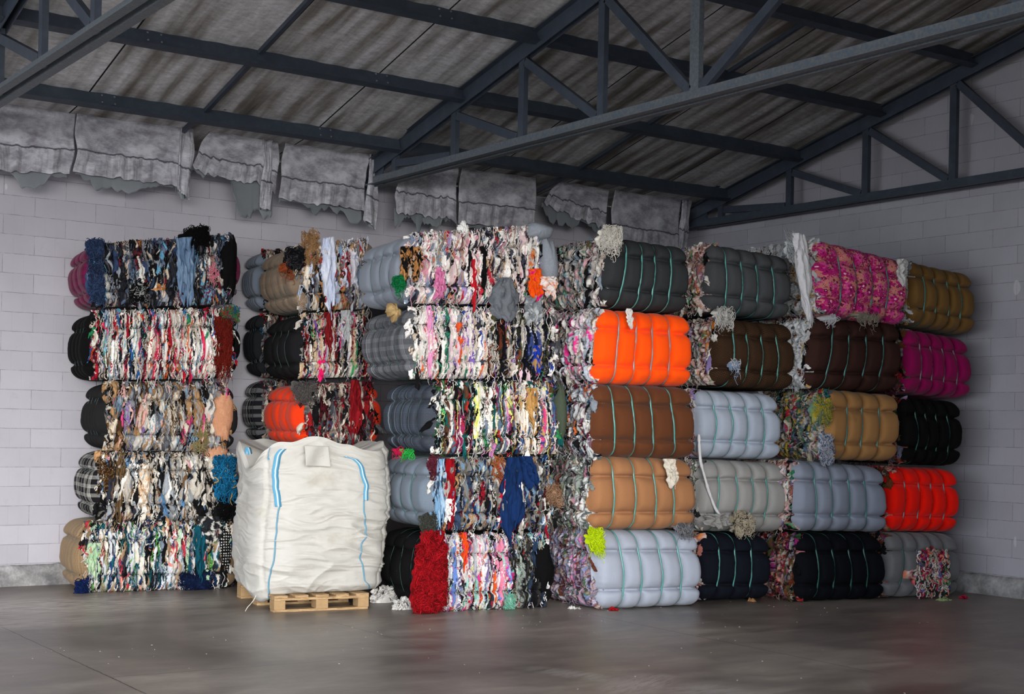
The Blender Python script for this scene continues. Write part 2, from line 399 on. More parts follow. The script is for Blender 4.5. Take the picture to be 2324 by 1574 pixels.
def bale(name, P, px, kind, D, fmat, pal=None, st=None, strap='teal', straps=4, creases=(.24, .74), seed=1, label='', bulge=.074,
         vis=1.0, dens=1.0, side_px=None, skew=0.0, group=None, endbulge=.05, rag_scale=1.0, pals=None):
    Q = quad_on(P, px)
    back = NIN*D
    Q2 = [q+back for q in Q]
    org = (Q[0]+Q[1]+Q2[0]+Q2[1])/4; org = np.array([org[0], org[1], min(Q[0][2], Q[1][2])])
    root = empty(name, org)
    tag(root, label, 'textile bale', group)
    def M3(u, v, w):      # u across, v depth, w height
        u, v, w = [np.asarray(a, float)[..., None] for a in (u, v, w)]
        fr = Q[0]*(1-u)*(1-w)+Q[1]*u*(1-w)+Q[2]*u*w+Q[3]*(1-u)*w
        bk = Q2[0]*(1-u)*(1-w)+Q2[1]*u*(1-w)+Q2[2]*u*w+Q2[3]*(1-u)*w
        return fr*(1-v)+bk*v
    Wm = np.linalg.norm(Q[1]-Q[0]); Hm = (np.linalg.norm(Q[3]-Q[0])+np.linalg.norm(Q[2]-Q[1]))/2
    ex = (Q[1]-Q[0])/Wm; ez = np.array([0, 0, 1.0]); ey = NIN
    # ---- fabric wrap: section loop (s), axis (a)
    sec_w = D if kind == 'F' else Wm; ax_l = Wm if kind == 'F' else D
    na = int(max(50, ax_l/.007)) if kind == 'F' else 70
    r = .13
    # loop starts at mid bottom, goes outward face / top / other face / bottom
    def rect_loop(n):
        w, h = sec_w, Hm; per = 2*(w-2*r)+2*(h-2*r)+2*PI*r; s = np.linspace(0, per, n, endpoint=False); pts = np.zeros((n, 2)); nn = np.zeros((n, 2))
        segs = [((w-2*r)/2), PI*r/2, h-2*r, PI*r/2, w-2*r, PI*r/2, h-2*r, PI*r/2, (w-2*r)/2]
        start = [(w/2, 0), (r, 0), (0, r), (0, h-r), (r, h), (w-r, h), (w, h-r), (w, r), (w-r, 0)]
        dirs = [(-1, 0), None, (0, 1), None, (1, 0), None, (0, -1), None, (-1, 0)]
        cen = [None, (r, r), None, (r, h-r), None, (w-r, h-r), None, (w-r, r), None]
        a0 = [0, -PI/2, 0, PI, 0, PI/2, 0, 0, 0]
        acc = 0
        for L, S, d, c, a in zip(segs, start, dirs, cen, a0):
            m = (s >= acc-1e-9) & (s < acc+L); q = s[m]-acc
            if d: 
                pts[m, 0] = S[0]+d[0]*q; pts[m, 1] = S[1]+d[1]*q; nn[m] = (d[1]*-1, d[0])
            else:
                ang = a-q/r; pts[m, 0] = c[0]+r*np.cos(ang); pts[m, 1] = c[1]+r*np.sin(ang); nn[m, 0] = np.cos(ang); nn[m, 1] = np.sin(ang)
            acc += L
        return s, pts, nn
    ns = 300 if kind == 'F' else 260
    s, pts, nn = rect_loop(ns)
    A, S = np.meshgrid(np.linspace(0, 1, na), s, indexing='xy')      # shape ns x na
    PX = np.repeat(pts[:, 0:1], na, 1); PZ = np.repeat(pts[:, 1:2], na, 1); NX = np.repeat(nn[:, 0:1], na, 1); NZ = np.repeat(nn[:, 1:2], na, 1)
    q = PZ/Hm
    g = np.random.default_rng(seed)
    sp = [(i+1)/(straps+1)+g.uniform(-.016, .016) for i in range(straps)]
    sway = .018*np.sin(q*PI*1.0+seed)*1
    Aw = A - sway
    wl = creases
    wob = .012*noise(A*3+seed, A*0+seed)
    lq = lobes(np.clip(q+wob, 0, 1), wl); la = lobes(np.clip(Aw, 0, 1), sp)
    side = np.abs(NX)**1.5
    lq2 = side*lq+(1-side)*1.0
    barrel = 1-(2*q-1)**2
    bar = .05 if kind == 'F' else .085
    Hh = bulge*(-.62+1.1*(lq2*la)) - .026*crease(q+wob, wl, .010)*side - .010*crease(Aw, sp, .006) + bar*barrel*side + .02 - (.02 if kind == 'R' else 0)
    # strap pull and wrinkles beside the creases
    near = np.maximum(crease(Aw, sp, .035), crease(q+wob, wl, .05)*side)
    Hh += .007*near*noise(A*ax_l*14, S*46, seed=seed+2)
    Hh += .004*fbm(A*ax_l*8, S*11, seed=seed+5) + .010*noise(A*ax_l*3, S*4, seed=seed+6)
    Hh += .006*crease(Aw, [0, 1], .06)*noise(A*4, S*38, seed=seed+12)
    Hh = Hh*(side+(1-side)*.4)-(1-side)*.012
    # close towards the ragged ends
    endf = np.clip(np.minimum(A, 1-A)/.07, 0, 1); Hh -= (.055*(1-endf)**2)
    px2 = PX+NX*Hh; pz2 = PZ+NZ*Hh
    Ax = A + (np.where(A > .5, 1, -1))*(endbulge/ax_l)*lq*np.clip((np.abs(A-.5)-.28)/.22, 0, 1)*side
    # stuffing sag, irregular skew
    if kind == 'F':
        V3 = M3(Ax, px2/sec_w, pz2/Hm)
    else:
        V3 = M3(px2/sec_w, Ax, pz2/Hm)
    V3 = V3.copy(); V3[..., 2] = np.maximum(V3[..., 2], .004)
    uvm = np.stack([A*ax_l, S], -1).reshape(-1, 2)
    fab = mesh_obj('fabric_wrap', V3.reshape(-1, 3), grid_faces(ns, na, True) if kind == 'F' else grid_faces(ns, na, True)[:, ::-1].copy(), fmat, root, uv=uvm)
    # ---- straps
    for c in sp:
        j0 = np.clip((c+sway[:, 0])*(na-1), 1, na-2)
        ji = j0.astype(int); fr = (j0-ji)[:, None]; ar = np.arange(ns)
        cen = V3[ar, ji]*(1-fr)+V3[ar, ji+1]*fr
        # bridge hollows like a taut band
        for _ in range(6): cen = np.maximum.reduce([np.zeros_like(cen)-99, (np.roll(cen, 2, 0)+np.roll(cen, -2, 0)+cen*2)/4])
        axd = ex if kind == 'F' else ey
        nrm = (NX[:, :1]*(ey if kind == 'F' else ex)+NZ[:, :1]*ez)
        wd = .008 if strap != 'dark' else .004
        cen = cen+nrm*.015
        for _ in range(3): cen = (np.roll(cen, 1, 0)+np.roll(cen, -1, 0)+cen*2)/4
        o4 = [cen-axd*wd+nrm*.009, cen+axd*wd+nrm*.009, cen+axd*wd+nrm*.0075, cen-axd*wd+nrm*.0075]
        vv = np.stack(o4, 1); vv[..., 2] = np.maximum(vv[..., 2], .003); vv = vv.reshape(-1, 3)
        i = np.arange(ns); i2 = (i+1) % ns; fs = []
        for k in range(4):
            k2 = (k+1) % 4; fs.append(np.stack([i*4+k, i*4+k2, i2*4+k2, i2*4+k], 1))
        mesh_obj('strap', vv, np.concatenate(fs).astype(np.int32), strap_mat(strap), root, smooth=False)
    # ---- ragged ends
    rf = Face([M3(0, 1, 0), M3(0, 0, 0), M3(0, 0, 1), M3(0, 1, 1)]) if kind == 'F' else Face([M3(0, 0, 0), M3(1, 0, 0), M3(1, 0, 1), M3(0, 0, 1)])
    rb = Face([M3(.985, .07, .07), M3(.985, .93, .07), M3(.985, .93, .93), M3(.985, .07, .93)]) if kind == 'F' else Face([M3(.93, .985, .07), M3(.07, .985, .07), M3(.07, .985, .93), M3(.93, .985, .93)])
    st = st or dict(cw=.05, ch=.3); pal = pal or [('888888', 1)]
    step = (.0048 if kind == 'R' else .0065)/max(vis, .2)*rag_scale
    def ragface(fc, step, sd, extra=1.0, dens=dens):
        nu = int(fc.w/step); nv = int(fc.h/step)
        U, Vv = np.meshgrid(np.linspace(-.005, 1.005, nu), np.linspace(-.0, 1.0, nv), indexing='ij')
        H, C = rag_height(fc, U, Vv, sd, st, pal)
        if pals:      # other palettes for parts of the face: (u0, u1, palette)
            for (u0, u1, p2) in pals:
                _, C2 = rag_height(fc, U, Vv, sd, st, p2); uu = U+.03*noise(U*3, Vv*6, seed=sd)
                C = np.where(((uu > u0) & (uu < u1))[..., None], C2, C)
        dB = np.minimum(np.minimum(U, 1-U)*fc.w, np.minimum(Vv, 1-Vv)*fc.h)
        H = H - .05*np.exp(-np.clip(dB, 0, 1)/.022) + .045*lobes(np.clip(Vv, 0, 1), wl)*np.clip(dB/.1, 0, 1) - .02
        for c in wl: H = H-.016*np.exp(-(((Vv-c)*fc.h)/.012)**2)
        # irregular outline
        U2 = U + (np.exp(-U*fc.w/.03)*-1+np.exp(-(1-U)*fc.w/.03))*(.010*noise(Vv*14, U*0, seed=sd+1)+.012)/fc.w
        V2 = Vv + (np.exp(-(1-Vv)*fc.h/.03))*(.016*noise(U*fc.w*16, U*0, seed=sd+2)+.0)/fc.h
        P0 = fc.P(U2, V2, H)
        parts = [(P0.reshape(-1, 3), grid_faces(nu, nv), C.reshape(-1, 3))]
        if extra > 0:
            k = extra*dens*fc.w*fc.h/.8
            light = pal
            parts.append(strands(fc, int(260*k), sd+5, light))
            sc_ = st.get('scr', 1.0)
            parts.append(scraps(fc, int(80*k*sc_), sd+6, pal, W=(.012, .04), L=(.05, .2), vr=(.15, 1.0)))
            parts.append(scraps(fc, int(26*k), sd+7, pal, W=(.02, .05), L=(.04, .11), vr=(.93, 1.02)))
            parts.append(scraps(fc, int(9*k), sd+8, pal, W=(.02, .04), L=(.06, .15), vr=(.2, 1.0), ur=(-.015, .02)))
            parts.append(scraps(fc, int((3 if st.get('side') else 9)*k), sd+9, pal, W=(.02, .04), L=(.06, .15), vr=(.2, 1.0), ur=(.98, 1.015)))
        V_, F_, C_ = join(parts); V_[:, 2] = np.maximum(V_[:, 2], .003)
        return mesh_obj('rag_layers', V_, F_, RAG, root, col=C_)
    o = ragface(rf, step, seed*31+7); tag(o, kind='stuff')
    o = ragface(rb, .03, seed*31+90, extra=0); tag(o, kind='stuff')
    # ---- wires (run round the two ragged ends and along the creases)
    for c in wl:
        pts_ = []
        tt = np.linspace(0, 1, 40)
        fp = rf.P(tt, np.full(40, c)+.006*np.sin(tt*5+seed), .018+.006*np.sin(tt*9+seed*2))
        rad = .0022; T = np.gradient(fp, axis=0); T /= np.linalg.norm(T, axis=1)[:, None]; B = np.cross(T, ez); B /= np.linalg.norm(B, axis=1)[:, None]
        ring = [fp+B*rad*math.cos(a)+ez*rad*math.sin(a) for a in np.linspace(0, 2*PI, 5, endpoint=False)]
        mesh_obj('wire', np.stack(ring, 0).reshape(-1, 3), grid_faces(5, 40, True), WIRE, root)
    return root, rf, M3

# ---- pieces that stand out on a bale
def face_uv(fc, px, n=None):
    p = on_plane(px[0], px[1], fc.q[0], fc.n)
    e = fc.q[1]-fc.q[0]; e /= np.linalg.norm(e)
    u = np.dot(p-fc.q[0], e)/fc.w; zb = fc.q[0][2]*(1-u)+fc.q[1][2]*u; zt = fc.q[3][2]*(1-u)+fc.q[2][2]*u
    return u, (p[2]-zb)/(zt-zb)
def lump(fc, u, v, w, h, thick, pal, seed, rough=1.0, shape=None):
    nr, nt = 16, 56; R, T = np.meshgrid(np.linspace(0.0, 1, nr), np.linspace(0, 2*PI, nt, endpoint=False), indexing='xy')
    R = R.T; T = T.T; R = R.T.copy(); T = T.T.copy()      # nt x nr
    k = 1+.32*noise(np.cos(T)*1.6, np.sin(T)*1.6, seed=seed)+(.2*noise(np.cos(T)*5, np.sin(T)*5, seed=seed+1)+.1*noise(np.cos(T)*13, np.sin(T)*13, seed=seed+4))*min(rough, 1)
    x = R*np.cos(T)*w/2*k; y = R*np.sin(T)*h/2*k
    if shape == 'drip': x = x*(1-.35*np.clip(-np.sin(T), 0, 1))
    H = thick*np.sqrt(np.clip(1-R**2, 0, 1)) + rough*R.clip(0, 1)*0 + rough*(.012*noise(x*60, y*40, seed=seed+2)+.008*noise(x*140, y*90, seed=seed+3))
    C = pick(pal, _h(np.floor(x/.02+noise(x*20, y*20)*1.5).astype(int), np.floor(y/.05+noise(y*20, x*20)*1.5).astype(int), np.zeros(x.shape, int), seed))
    P = fc.P(u+x/fc.w, v+y/fc.h, H)
    return P.reshape(-1, 3), grid_faces(nt, nr, True), C.reshape(-1, 3)
def clump(name, root, fc, px, wpx, hpx, pal, seed, thick=.07, label=None, n=60, L=(.04, .16), r=(.0012, .003), curl=1.8, shape=None, rough=1.0):
    u, v = face_uv(fc, px); a = face_uv(fc, (px[0]+wpx/2, px[1])); b = face_uv(fc, (px[0], px[1]+hpx/2))
    w = abs(a[0]-u)*2*fc.w; h = abs(b[1]-v)*2*fc.h
    parts = [lump(fc, u, v, w, h, thick, pal, seed, rough, shape)]
    if n:
        n = int(n*2.2)
        parts.append(strands(fc, n, seed+3, pal, L=L, r=r, top=0, h0=thick*.8, vr=(v-h*.38/fc.h, v+h*.5/fc.h), ur=(u-w*.42/fc.w, u+w*.42/fc.w), curl=curl))
    V_, F_, C_ = join(parts); V_[:, 2] = np.maximum(V_[:, 2], .003)
    o = mesh_obj(name, V_, F_, RAG, root, col=C_)
    if label: o['label'] = label
    return o
def drape(name, root, fc, px, wpx, hpx, pal, seed, label=None, h0=.06, n=1, tilt=0, fluff=1.0):
    """one crumpled hanging cloth: top centre at px, wpx wide and hpx long"""
    u, v = face_uv(fc, px); a = face_uv(fc, (px[0]+wpx/2, px[1])); b = face_uv(fc, (px[0], px[1]+hpx))
    w = abs(a[0]-u)*2*fc.w; l = abs(b[1]-v)*fc.h; g = np.random.default_rng(seed); V = []; Fs = []; C = []; off = 0
    na, nb = 26, 44; S, T = np.meshgrid(np.linspace(-1, 1, na), np.linspace(0, 1, nb), indexing='ij')
    for i in range(n):
        k = g.uniform(0, 90); wd = w*(.72+.28*np.sin(np.clip(T*PI*.9+.3, 0, PI)))*(1+.3*noise(T*3+k, S*0+k)+.12*noise(T*11+k, S*0+k))*(1-.5*np.clip(T-.85, 0, 1)/.15)
        x = S*wd*.5+.012*noise(T*9+k, S*2, seed=3)+tilt*T*l; y = -T*l*(1+.18*noise(S*3+k, S*0+5)+.07*noise(S*9+k, S*0+5))
        h = h0+fluff*(.03*(1-np.abs(S)**2)+.018*np.sin(S*7+k+4*noise(T*3, S*2+k))+.012*noise(S*6+k, T*12, seed=7)+.006*noise(S*14+k, T*26, seed=8))
        P = fc.P(u+x/fc.w, v+y/fc.h, h); V.append(P.reshape(-1, 3)); Fs.append(grid_faces(na, nb, False, off)); off += na*nb
        idx = _h(np.floor(S*3+1.5*noise(T*5, S*3+k)).astype(int), np.floor(T*6+noise(S*5, T*5+k)).astype(int), np.zeros(S.shape, int), seed)
        C.append(pick(pal, idx).reshape(-1, 3))
    V_ = np.concatenate(V); V_[:, 2] = np.maximum(V_[:, 2], .003)
    o = mesh_obj(name, V_, np.concatenate(Fs), RAG, root, col=np.concatenate(C))
    m = o.modifiers.new('thick', 'SOLIDIFY'); m.thickness = .003
    if label: o['label'] = label
    return o

def base_pt(px): return on_axis(px[0], px[1], 2, 0)

# palettes: (colour, weight); black added in several paints the shaded gaps between rags
K='141416'; K2='1f2024'
PAL_DARKBLUE = [(K,6),('2a2c33',4),('8d929b',3),('5b6b82',2.5),('6aa7c6',1.2),('c9b8a6',1.5),('6b1f2c',.8),('d9d6cf',1.2),('48464a',3),('b66d3a',.5),('30405f',1.5)]
PAL_BRIGHT = [(K,3),('e9e4da',6),('cfc3b4',4),('f4f1ec',3),('b0182c',1.8),('e0355f',1.3),('2f5f9a',1.6),('1f2530',3),('5fb3d0',1),('d65a2a',.7),('8a6b50',1.2),('6b1c30',1),('98a6b3',1.5),('2f8a5a',.5)]
PAL_BROWNGREY = [('a5825c',3),('8a6a48',2),('8f9298',3),('c8c3ba',2.5),(K,4),('5d6168',2),('d7cbb8',2),('6d8699',1.2),('e0508a',.4),('7d5b9a',.4),('d9a9a0',.8),('49331f',1)]
PAL_CREAMBLACK = [('d8d1c4',5),(K,5),('b3aba0',3),('9aa0a5',1.5),('f0ece4',2),('6b5138',1.5),('5d86ad',.7),('c79a6d',1),('e3a6b4',.4),('2a2d36',2)]
PAL_L1 = [('e6ddcf',3.5),(K,4),('cfd3d9',2.5),('7d8c9c',1.5),('1e3a63',1.5),('b7d7b0',.6),('c23a4a',.7),('a58a6c',1.5),('14575f',1.2),('d98a7a',.5),('2b2e36',2),('58a040',.4)]
PAL_Q5 = [('b98a5c',2),('cfd9ee',3.2),('e8e8f2',2),('7e7f84',2.5),(K,2.5),('e9dcc9',2),('8db1d6',1),('b8302c',.5),('5a5560',1.2),('5c4430',.6)]
PAL_Q4 = [('e6e0d6',3.5),('cdb394',2.5),(K,3.5),('8c1f24',1.2),('1f4257',1),('b9b4c4',1.8),('f02a78',.7),('8f8a86',1.5),('6f4aa0',.6),('2f9a5c',.3),('3a3a3f',1)]
PAL_Q3 = [('6a6a6e',3),(K,3),('d9cfc0',2.2),('5c1720',1.6),('8d1a20',1.2),('8a7d72',2),('44464c',2),('b9aca0',1.4),('23506a',.5)]
PAL_R5 = [(K,2.2),('f0ece8',5),('e9cfd0',2.5),('d99aa8',1.5),('c9bdb4',3),('c23040',1),('4a4c5c',2),('8a9bb0',1.3),('2b2733',1.6),('b79a7a',1.5),('d8763e',.6),('a894c4',.9),('3f7a5e',.5),('f5f2ee',3)]
PAL_R4A = [('3a3a44',1.5),(K,1.2),('f4f0ec',7),('f0cfdc',1.5),('e8e2da',4),('d9c8b6',2),('e0607a',.5),('8a6cc0',.7),('e86a30',.6),('2f4aa0',.4),('2a8a6a',.4),('9aa0a8',1),(K,1)]
PAL_R4B = [(K,4.5),('2c2f22',2.5),('4a4a2c',2),('c9c2b6',1.5),('7a3a24',1.4),('3d4c86',.8),('8c8f94',1.4),('101830',1.5),('e8e4dc',1)]
PAL_R3 = [(K,2),('f2efe8',6),(K,3.5),('145a58',1.2),('5c3b2a',1.8),('e8ec80',.9),('d98ac0',.6),('c22a2c',.7),('46a86a',.6),('6b7f9a',1),('8b2a5a',.8),('8e8f8c',1.2),('3a6a3c',.6)]
PAL_R3B = [('f2ede4',5),('cfa66a',2.5),('8f6a3e',1),('2c4a8a',1.4),('4a5f80',1.2),('e4dcd0',2),(K,1.6),('e8508a',.4)]
PAL_R2 = [(K,1.5),('8c8a86',3.5),('6c6860',2.5),(K,3.5),('7ba0bf',1.8),('b6b2a8',2.5),('1c3566',1.5),('a0162a',.8),('b98c60',1.2),('e8e6e0',2),('3a4a66',1.2),('5a2028',.6)]
PAL_R1 = [(K,2.2),('f2eff0',5),('b8bcc8',2),('e88aa6',1.2),('d83a8a',1),('9ad8c6',1.2),('7a6a9a',1.3),('e8602c',.7),('2c2e38',2),('c0182c',.7),('6a8acc',1),('e2ddd6',3),('dfe27a',.3)]
PAL_DARKR = [(K,5),('26261f',2),('9aa49c',1.4),('8a7a66',1),('2a3c55',1),('3c3a3a',2)]
PAL_A5 = [(K,1.5),('e6e2dc',4),('c7b9ae',2.5),('c79aa2',1.5),('8a9aa8',1.5),('6f6240',.8),(K,1.5),('6ac0c6',.5),('d9a6ae',1),('b0aaa4',2),('5a8a72',.5)]
PAL_A4 = [(K,2),('d9d2c9',3),('e83a92',1.2),('8f7a68',1.4),('a9b0ba',2.2),(K,1.4),('d8b8c8',1.6),('c0c9d6',2),('efeae6',2)]
PAL_A3 = [(K,3),('8e97a0',2.2),('5a2030',1),('c2c6c8',2.4),('4a6a8c',1),('cf6a34',.4),('e4e1dc',1.8),('7a5a6c',1.2),('6a5a44',1)]
PAL_A2 = [('8d9490',2.6),('5d6462',2),('d3d6d4',2.4),('7a8c74',1.2),('2b2a2c',2.6),('a57284',1),('6b3a2c',.8),('c9b8a4',1),('e4e4e2',1.2)]
PAL_A1 = [('9a90a0',2),('b7a4ae',1.6),('7a86b0',1.4),('6a3a2c',1.2),('d984ae',1.2),('a59380',1.6),('3f6a4a',.8),('4a3040',1.5),('c9c9d6',1.8),('7a6a8a',1.4)]
PAL_GAPB = [('e0dcd6',3),('c9a09a',2.6),('a86a60',1.4),('3f8f62',.7),('8a7aae',.8),(K,1.5),('f0d4d2',1.2),('e88a3a',.4)]
PAL_C5 = [('dcdedf',4),('b9bcbe',3),('d9a85a',1.2),('7a4a3a',1),('8c9094',2),('f2f2f2',2),(K,.8)]
PAL_C3 = [('b9b49a',2),('d8b53c',1),('2c6a6a',1.2),('c0283c',1),('5a4a60',1.4),('e0d8cc',2),('4a7a4a',1),(K,1.6),('c7a0a8',1.2),('6a7a9a',1)]
PAL_C1 = [('8a2a6a',.9),('c9867a',1),('a01c24',1),('5a4a30',1),('3a5a3a',.9),('b0a89c',1.6),(K,2.6),('6a3a20',1.2),('7a7a90',1.2)]

FM = {}
def fm(key, *a, **k):
    if key not in FM: FM[key] = fabric_mat('fabric_'+key, *a, **k)
    return FM[key]

RGT = 'bales in the right-hand row of stacks'
LFT = 'bales in the stack nearest the left end'
MID = 'bales in the stack behind the white sack'
RAG_ = 'bales in the tall stack right of the white sack'
BCK = 'bales half hidden between the left stack and the white sack'

# --- right-hand stacks (cloth faces forward) ---
PA = base_pt((1345, 1385)); PBb = base_pt((1590, 1369)); PC = base_pt((1800, 1367)); PD = base_pt((2000, 1358))
def F_(P, px, mat, pal, st, seed, label, vis=1.0, D=1.05, **k):
    return bale('textile_bale', P, px, 'F', D, mat, pal, st, seed=seed, label=label, vis=vis, group=RGT, **k)
VS = dict(cw=.045, ch=.26, over=.4, run=.25, wob=.9, scr=.45, side=1)
VT = dict(cw=.035, ch=.28, over=.5, run=.25, wob=1.1, marl=.5, scr=.4, side=1)
A1 = F_(PA, [(1358,1382),(1578,1373),(1574,1208),(1352,1203)], fm('light_blue_grey','a9afbb','heather','9aa1b0'), PAL_A1, VT, 101, 'pale blue-grey cloth bale on the floor with neon yellow yarn at its upper left', straps=4)
A2 = F_(PA, [(1338,1203),(1566,1198),(1562,1042),(1352,1036)], fm('camel','a67650','heather','946746'), PAL_A2, VT, 102, 'camel tan cloth bale with a white fur scrap hanging down its front')
A3 = F_(PA, [(1348,1036),(1568,1038),(1560,880),(1350,872)], fm('rust_brown','5d3620'), PAL_A3, VS, 103, 'rust brown cloth bale directly under the bright orange bale')
A4 = F_(PA, [(1350,868),(1560,874),(1556,716),(1362,700)], fm('orange','ff5208', rough=.85), PAL_A4, VS, 104, 'bright orange cloth bale with a white tag', strap='grey')
A5 = F_(PA, [(1368,692),(1552,708),(1548,560),(1384,536)], fm('charcoal','303234'), PAL_A5, VS, 105, 'charcoal black cloth bale on top of the bright orange bale')
B1 = F_(PBb, [(1592,1362),(1738,1358),(1734,1216),(1592,1212)], fm('midnight_navy','12151f'), PAL_GAPB, VT, 111, 'midnight navy cloth bale on the floor under a torn light grey bale', vis=.6, straps=3)
B2 = F_(PBb, [(1588,1204),(1770,1206),(1768,1052),(1590,1044)], fm('light_grey_heather','a6a5a2','heather','8f8e8c'), PAL_A2, VT, 112, 'light grey heather bale, torn open low down, cream wadding spilling out', vis=.6)
B3 = F_(PBb, [(1582,1036),(1762,1040),(1752,896),(1580,884)], fm('ice_blue_grey','aab2bf','heather','9ea8b8'), PAL_GAPB, VT, 113, 'ice grey cloth bale under the dark brown herringbone bale', vis=.6)
B4 = F_(PBb, [(1612,872),(1790,884),(1786,736),(1630,722)], fm('brown_herringbone','2a1d14','herringbone','4a3524'), PAL_GAPB, VT, 114, 'dark brown herringbone bale with a white knotted scrap at its upper left', vis=.7)
B5 = F_(PBb, [(1602,706),(1782,722),(1780,582),(1612,552)], fm('dark_grey_heather','393c3e','heather','4a4d50'), PAL_GAPB, VT, 115, 'dark grey heather cloth bale on top of the herringbone bale', vis=.8)
C1 = F_(PC, [(1808,1364),(1996,1360),(1992,1214),(1816,1212)], fm('ink_navy','0b0c12'), PAL_C1, VT, 121, 'ink black cloth bale on the floor, right of a tangle of magenta threads', vis=.8, strap='green')
C2 = F_(PC, [(1806,1203),(2004,1206),(1996,1060),(1806,1046)], fm('slate_blue_grey','8d939f','heather','828999'), PAL_GAPB, VT, 122, 'slate grey-blue cloth bale with pink cloth scraps along its left side', vis=.6)
C3 = F_(PC, [(1876,1040),(2026,1044),(2028,896),(1880,884)], fm('light_tan','a37748','stain'), PAL_C3, VT, 123, 'light tan cloth bale with dark smudges in its middle', vis=1.0, straps=3)
C4 = F_(PC, [(1830,880),(2030,888),(2030,734),(1846,720)], fm('chocolate','38231e'), PAL_C5, VT, 124, 'dark chocolate cloth bale directly under the pink floral bale', vis=.9)
C5 = F_(PC, [(1868,712),(2044,738),(2040,590),(1848,540)], fm('pink_floral','d98a7e','floral','c8207c','6f1740'), PAL_C5, VT, 125, 'pink floral printed bale on the top of its stack', vis=1.0)
D1 = F_(PD, [(2004,1354),(2164,1350),(2160,1214),(2012,1210)], fm('mid_grey','68696b', sheen=.4), PAL_C1, VT, 131, 'mid grey bale by the right wall, rags bursting from its torn front', vis=.5, strap='green')
D2 = F_(PD, [(2016,1204),(2160,1206),(2158,1066),(2020,1060)], fm('scarlet','ee1505', rough=.9), PAL_C1, VT, 132, 'scarlet red cloth bale near the right wall', vis=.5, strap='grey')
D3 = F_(PD, [(2046,1050),(2166,1056),(2166,912),(2046,900)], fm('jet_black','0d0c0d'), PAL_C1, VT, 133, 'jet black cloth bale between the magenta and scarlet bales', vis=.5, strap='green')
D4 = F_(PD, [(2052,888),(2192,902),(2184,768),(2056,746)], fm('magenta','8c0a4f'), PAL_C1, VT, 134, 'magenta cloth bale below the ochre brown bale', vis=.5, strap='grey')
D5 = F_(PD, [(2066,732),(2200,756),(2192,620),(2066,592)], fm('ochre_brown','73552c'), PAL_C5, VT, 135, 'ochre brown cloth bale on top, nearest the right wall', vis=.5)

# --- stacks with ragged ends forward ---
def R_(P, px, mat, pal, st, seed, label, grp, D=1.0, **k):
    if grp == LFT: D = .80
    if grp == MID: D = .95
    return bale('textile_bale', P, px, 'R', D, mat, pal, st, seed=seed, label=label, group=grp, strap=k.pop('strap', 'dark'), bulge=k.pop('bulge', .05), **k)
PL = base_pt((165, 1345)); PR = base_pt((985, 1388))
SB = dict(cw=.08, ch=.26, over=.28, run=.3, wob=.9, marl=.45, scr=.6)
SM = dict(cw=.055, ch=.26, over=.35, run=.35, wob=.7, marl=.4, scr=.6)
SN = dict(cw=.030, ch=.42, over=.32, run=.55, wob=.32, marl=.12, scr=.35)
L1 = R_(PL, [(184,1345),(520,1336),(522,1182),(196,1184)], fm('burlap','8d7458','weave','5d4a36','a08a6a'), PAL_L1, SM, 201, 'rag bale at the bottom left, tan burlap at one end, polka dots at the other', LFT, straps=4)
L2 = R_(PL, [(222,1182),(520,1180),(520,1028),(228,1024)], fm('black_white_plaid','17171a','plaid','b9b7b0','0e0e10'), PAL_CREAMBLACK, SB, 202, 'cream and black rag bale with turquoise yarn at its right end', LFT, straps=3)
L3 = R_(PL, [(240,1022),(516,1024),(514,868),(242,866)], fm('black_felt','1b1b1c'), PAL_BROWNGREY, SB, 203, 'brown and grey rag bale with peach cloth bulging from its right end', LFT, straps=4)
L4 = R_(PL, [(206,862),(524,858),(524,700),(212,704)], fm('deep_black','070708'), PAL_BRIGHT, SN, 204, 'white and red striped rag bale with rust-red yarn at its right end', LFT, straps=3)
L5 = R_(PL, [(214,696),(522,690),(522,532),(206,552)], fm('burgundy_plaid','5a1036','plaid','120912','7c1846'), PAL_DARKBLUE, SB, 205, 'dark rag bale on top of the leftmost stack, burgundy plaid at its left', LFT, straps=2)
PQ = np.array([-6.34, -1.9, 0.0])
Q2 = R_(PQ, [(688,1176),(840,1174),(840,1016),(688,1020)], fm('q_grey','55585e'), PAL_Q3, SM, 212, 'rag bale mostly hidden behind the white sack', MID, vis=.6)
Q1 = R_(PQ, [(690,1330),(842,1326),(842,1180),(690,1184)], fm('q_grey','55585e'), PAL_Q3, SM, 211, 'rag bale on the floor hidden behind the white sack', MID, vis=.4)
Q3 = R_(PQ, [(686,1012),(846,1012),(846,868),(686,872)], fm('red_orange','d23410'), PAL_Q3, SB, 213, 'grey and maroon rag bale with red-orange left end just above the sack', MID, straps=3)
Q4 = R_(PQ, [(684,858),(838,854),(838,706),(684,712)], fm('washed_black','161618'), PAL_Q4, SN, 214, 'striped cream, black and pink rag bale with a plain black left side', MID, straps=3)
Q5 = R_(PQ, [(680,704),(836,700),(832,540),(672,556)], fm('brown_tweed','6f5f50','tweed','54473b','94816c'), PAL_Q5, SM, 215, 'tan and pale blue rag bale with a brown tweed left end', MID, straps=4)
PP = np.array([-6.2, -.80, 0.0])
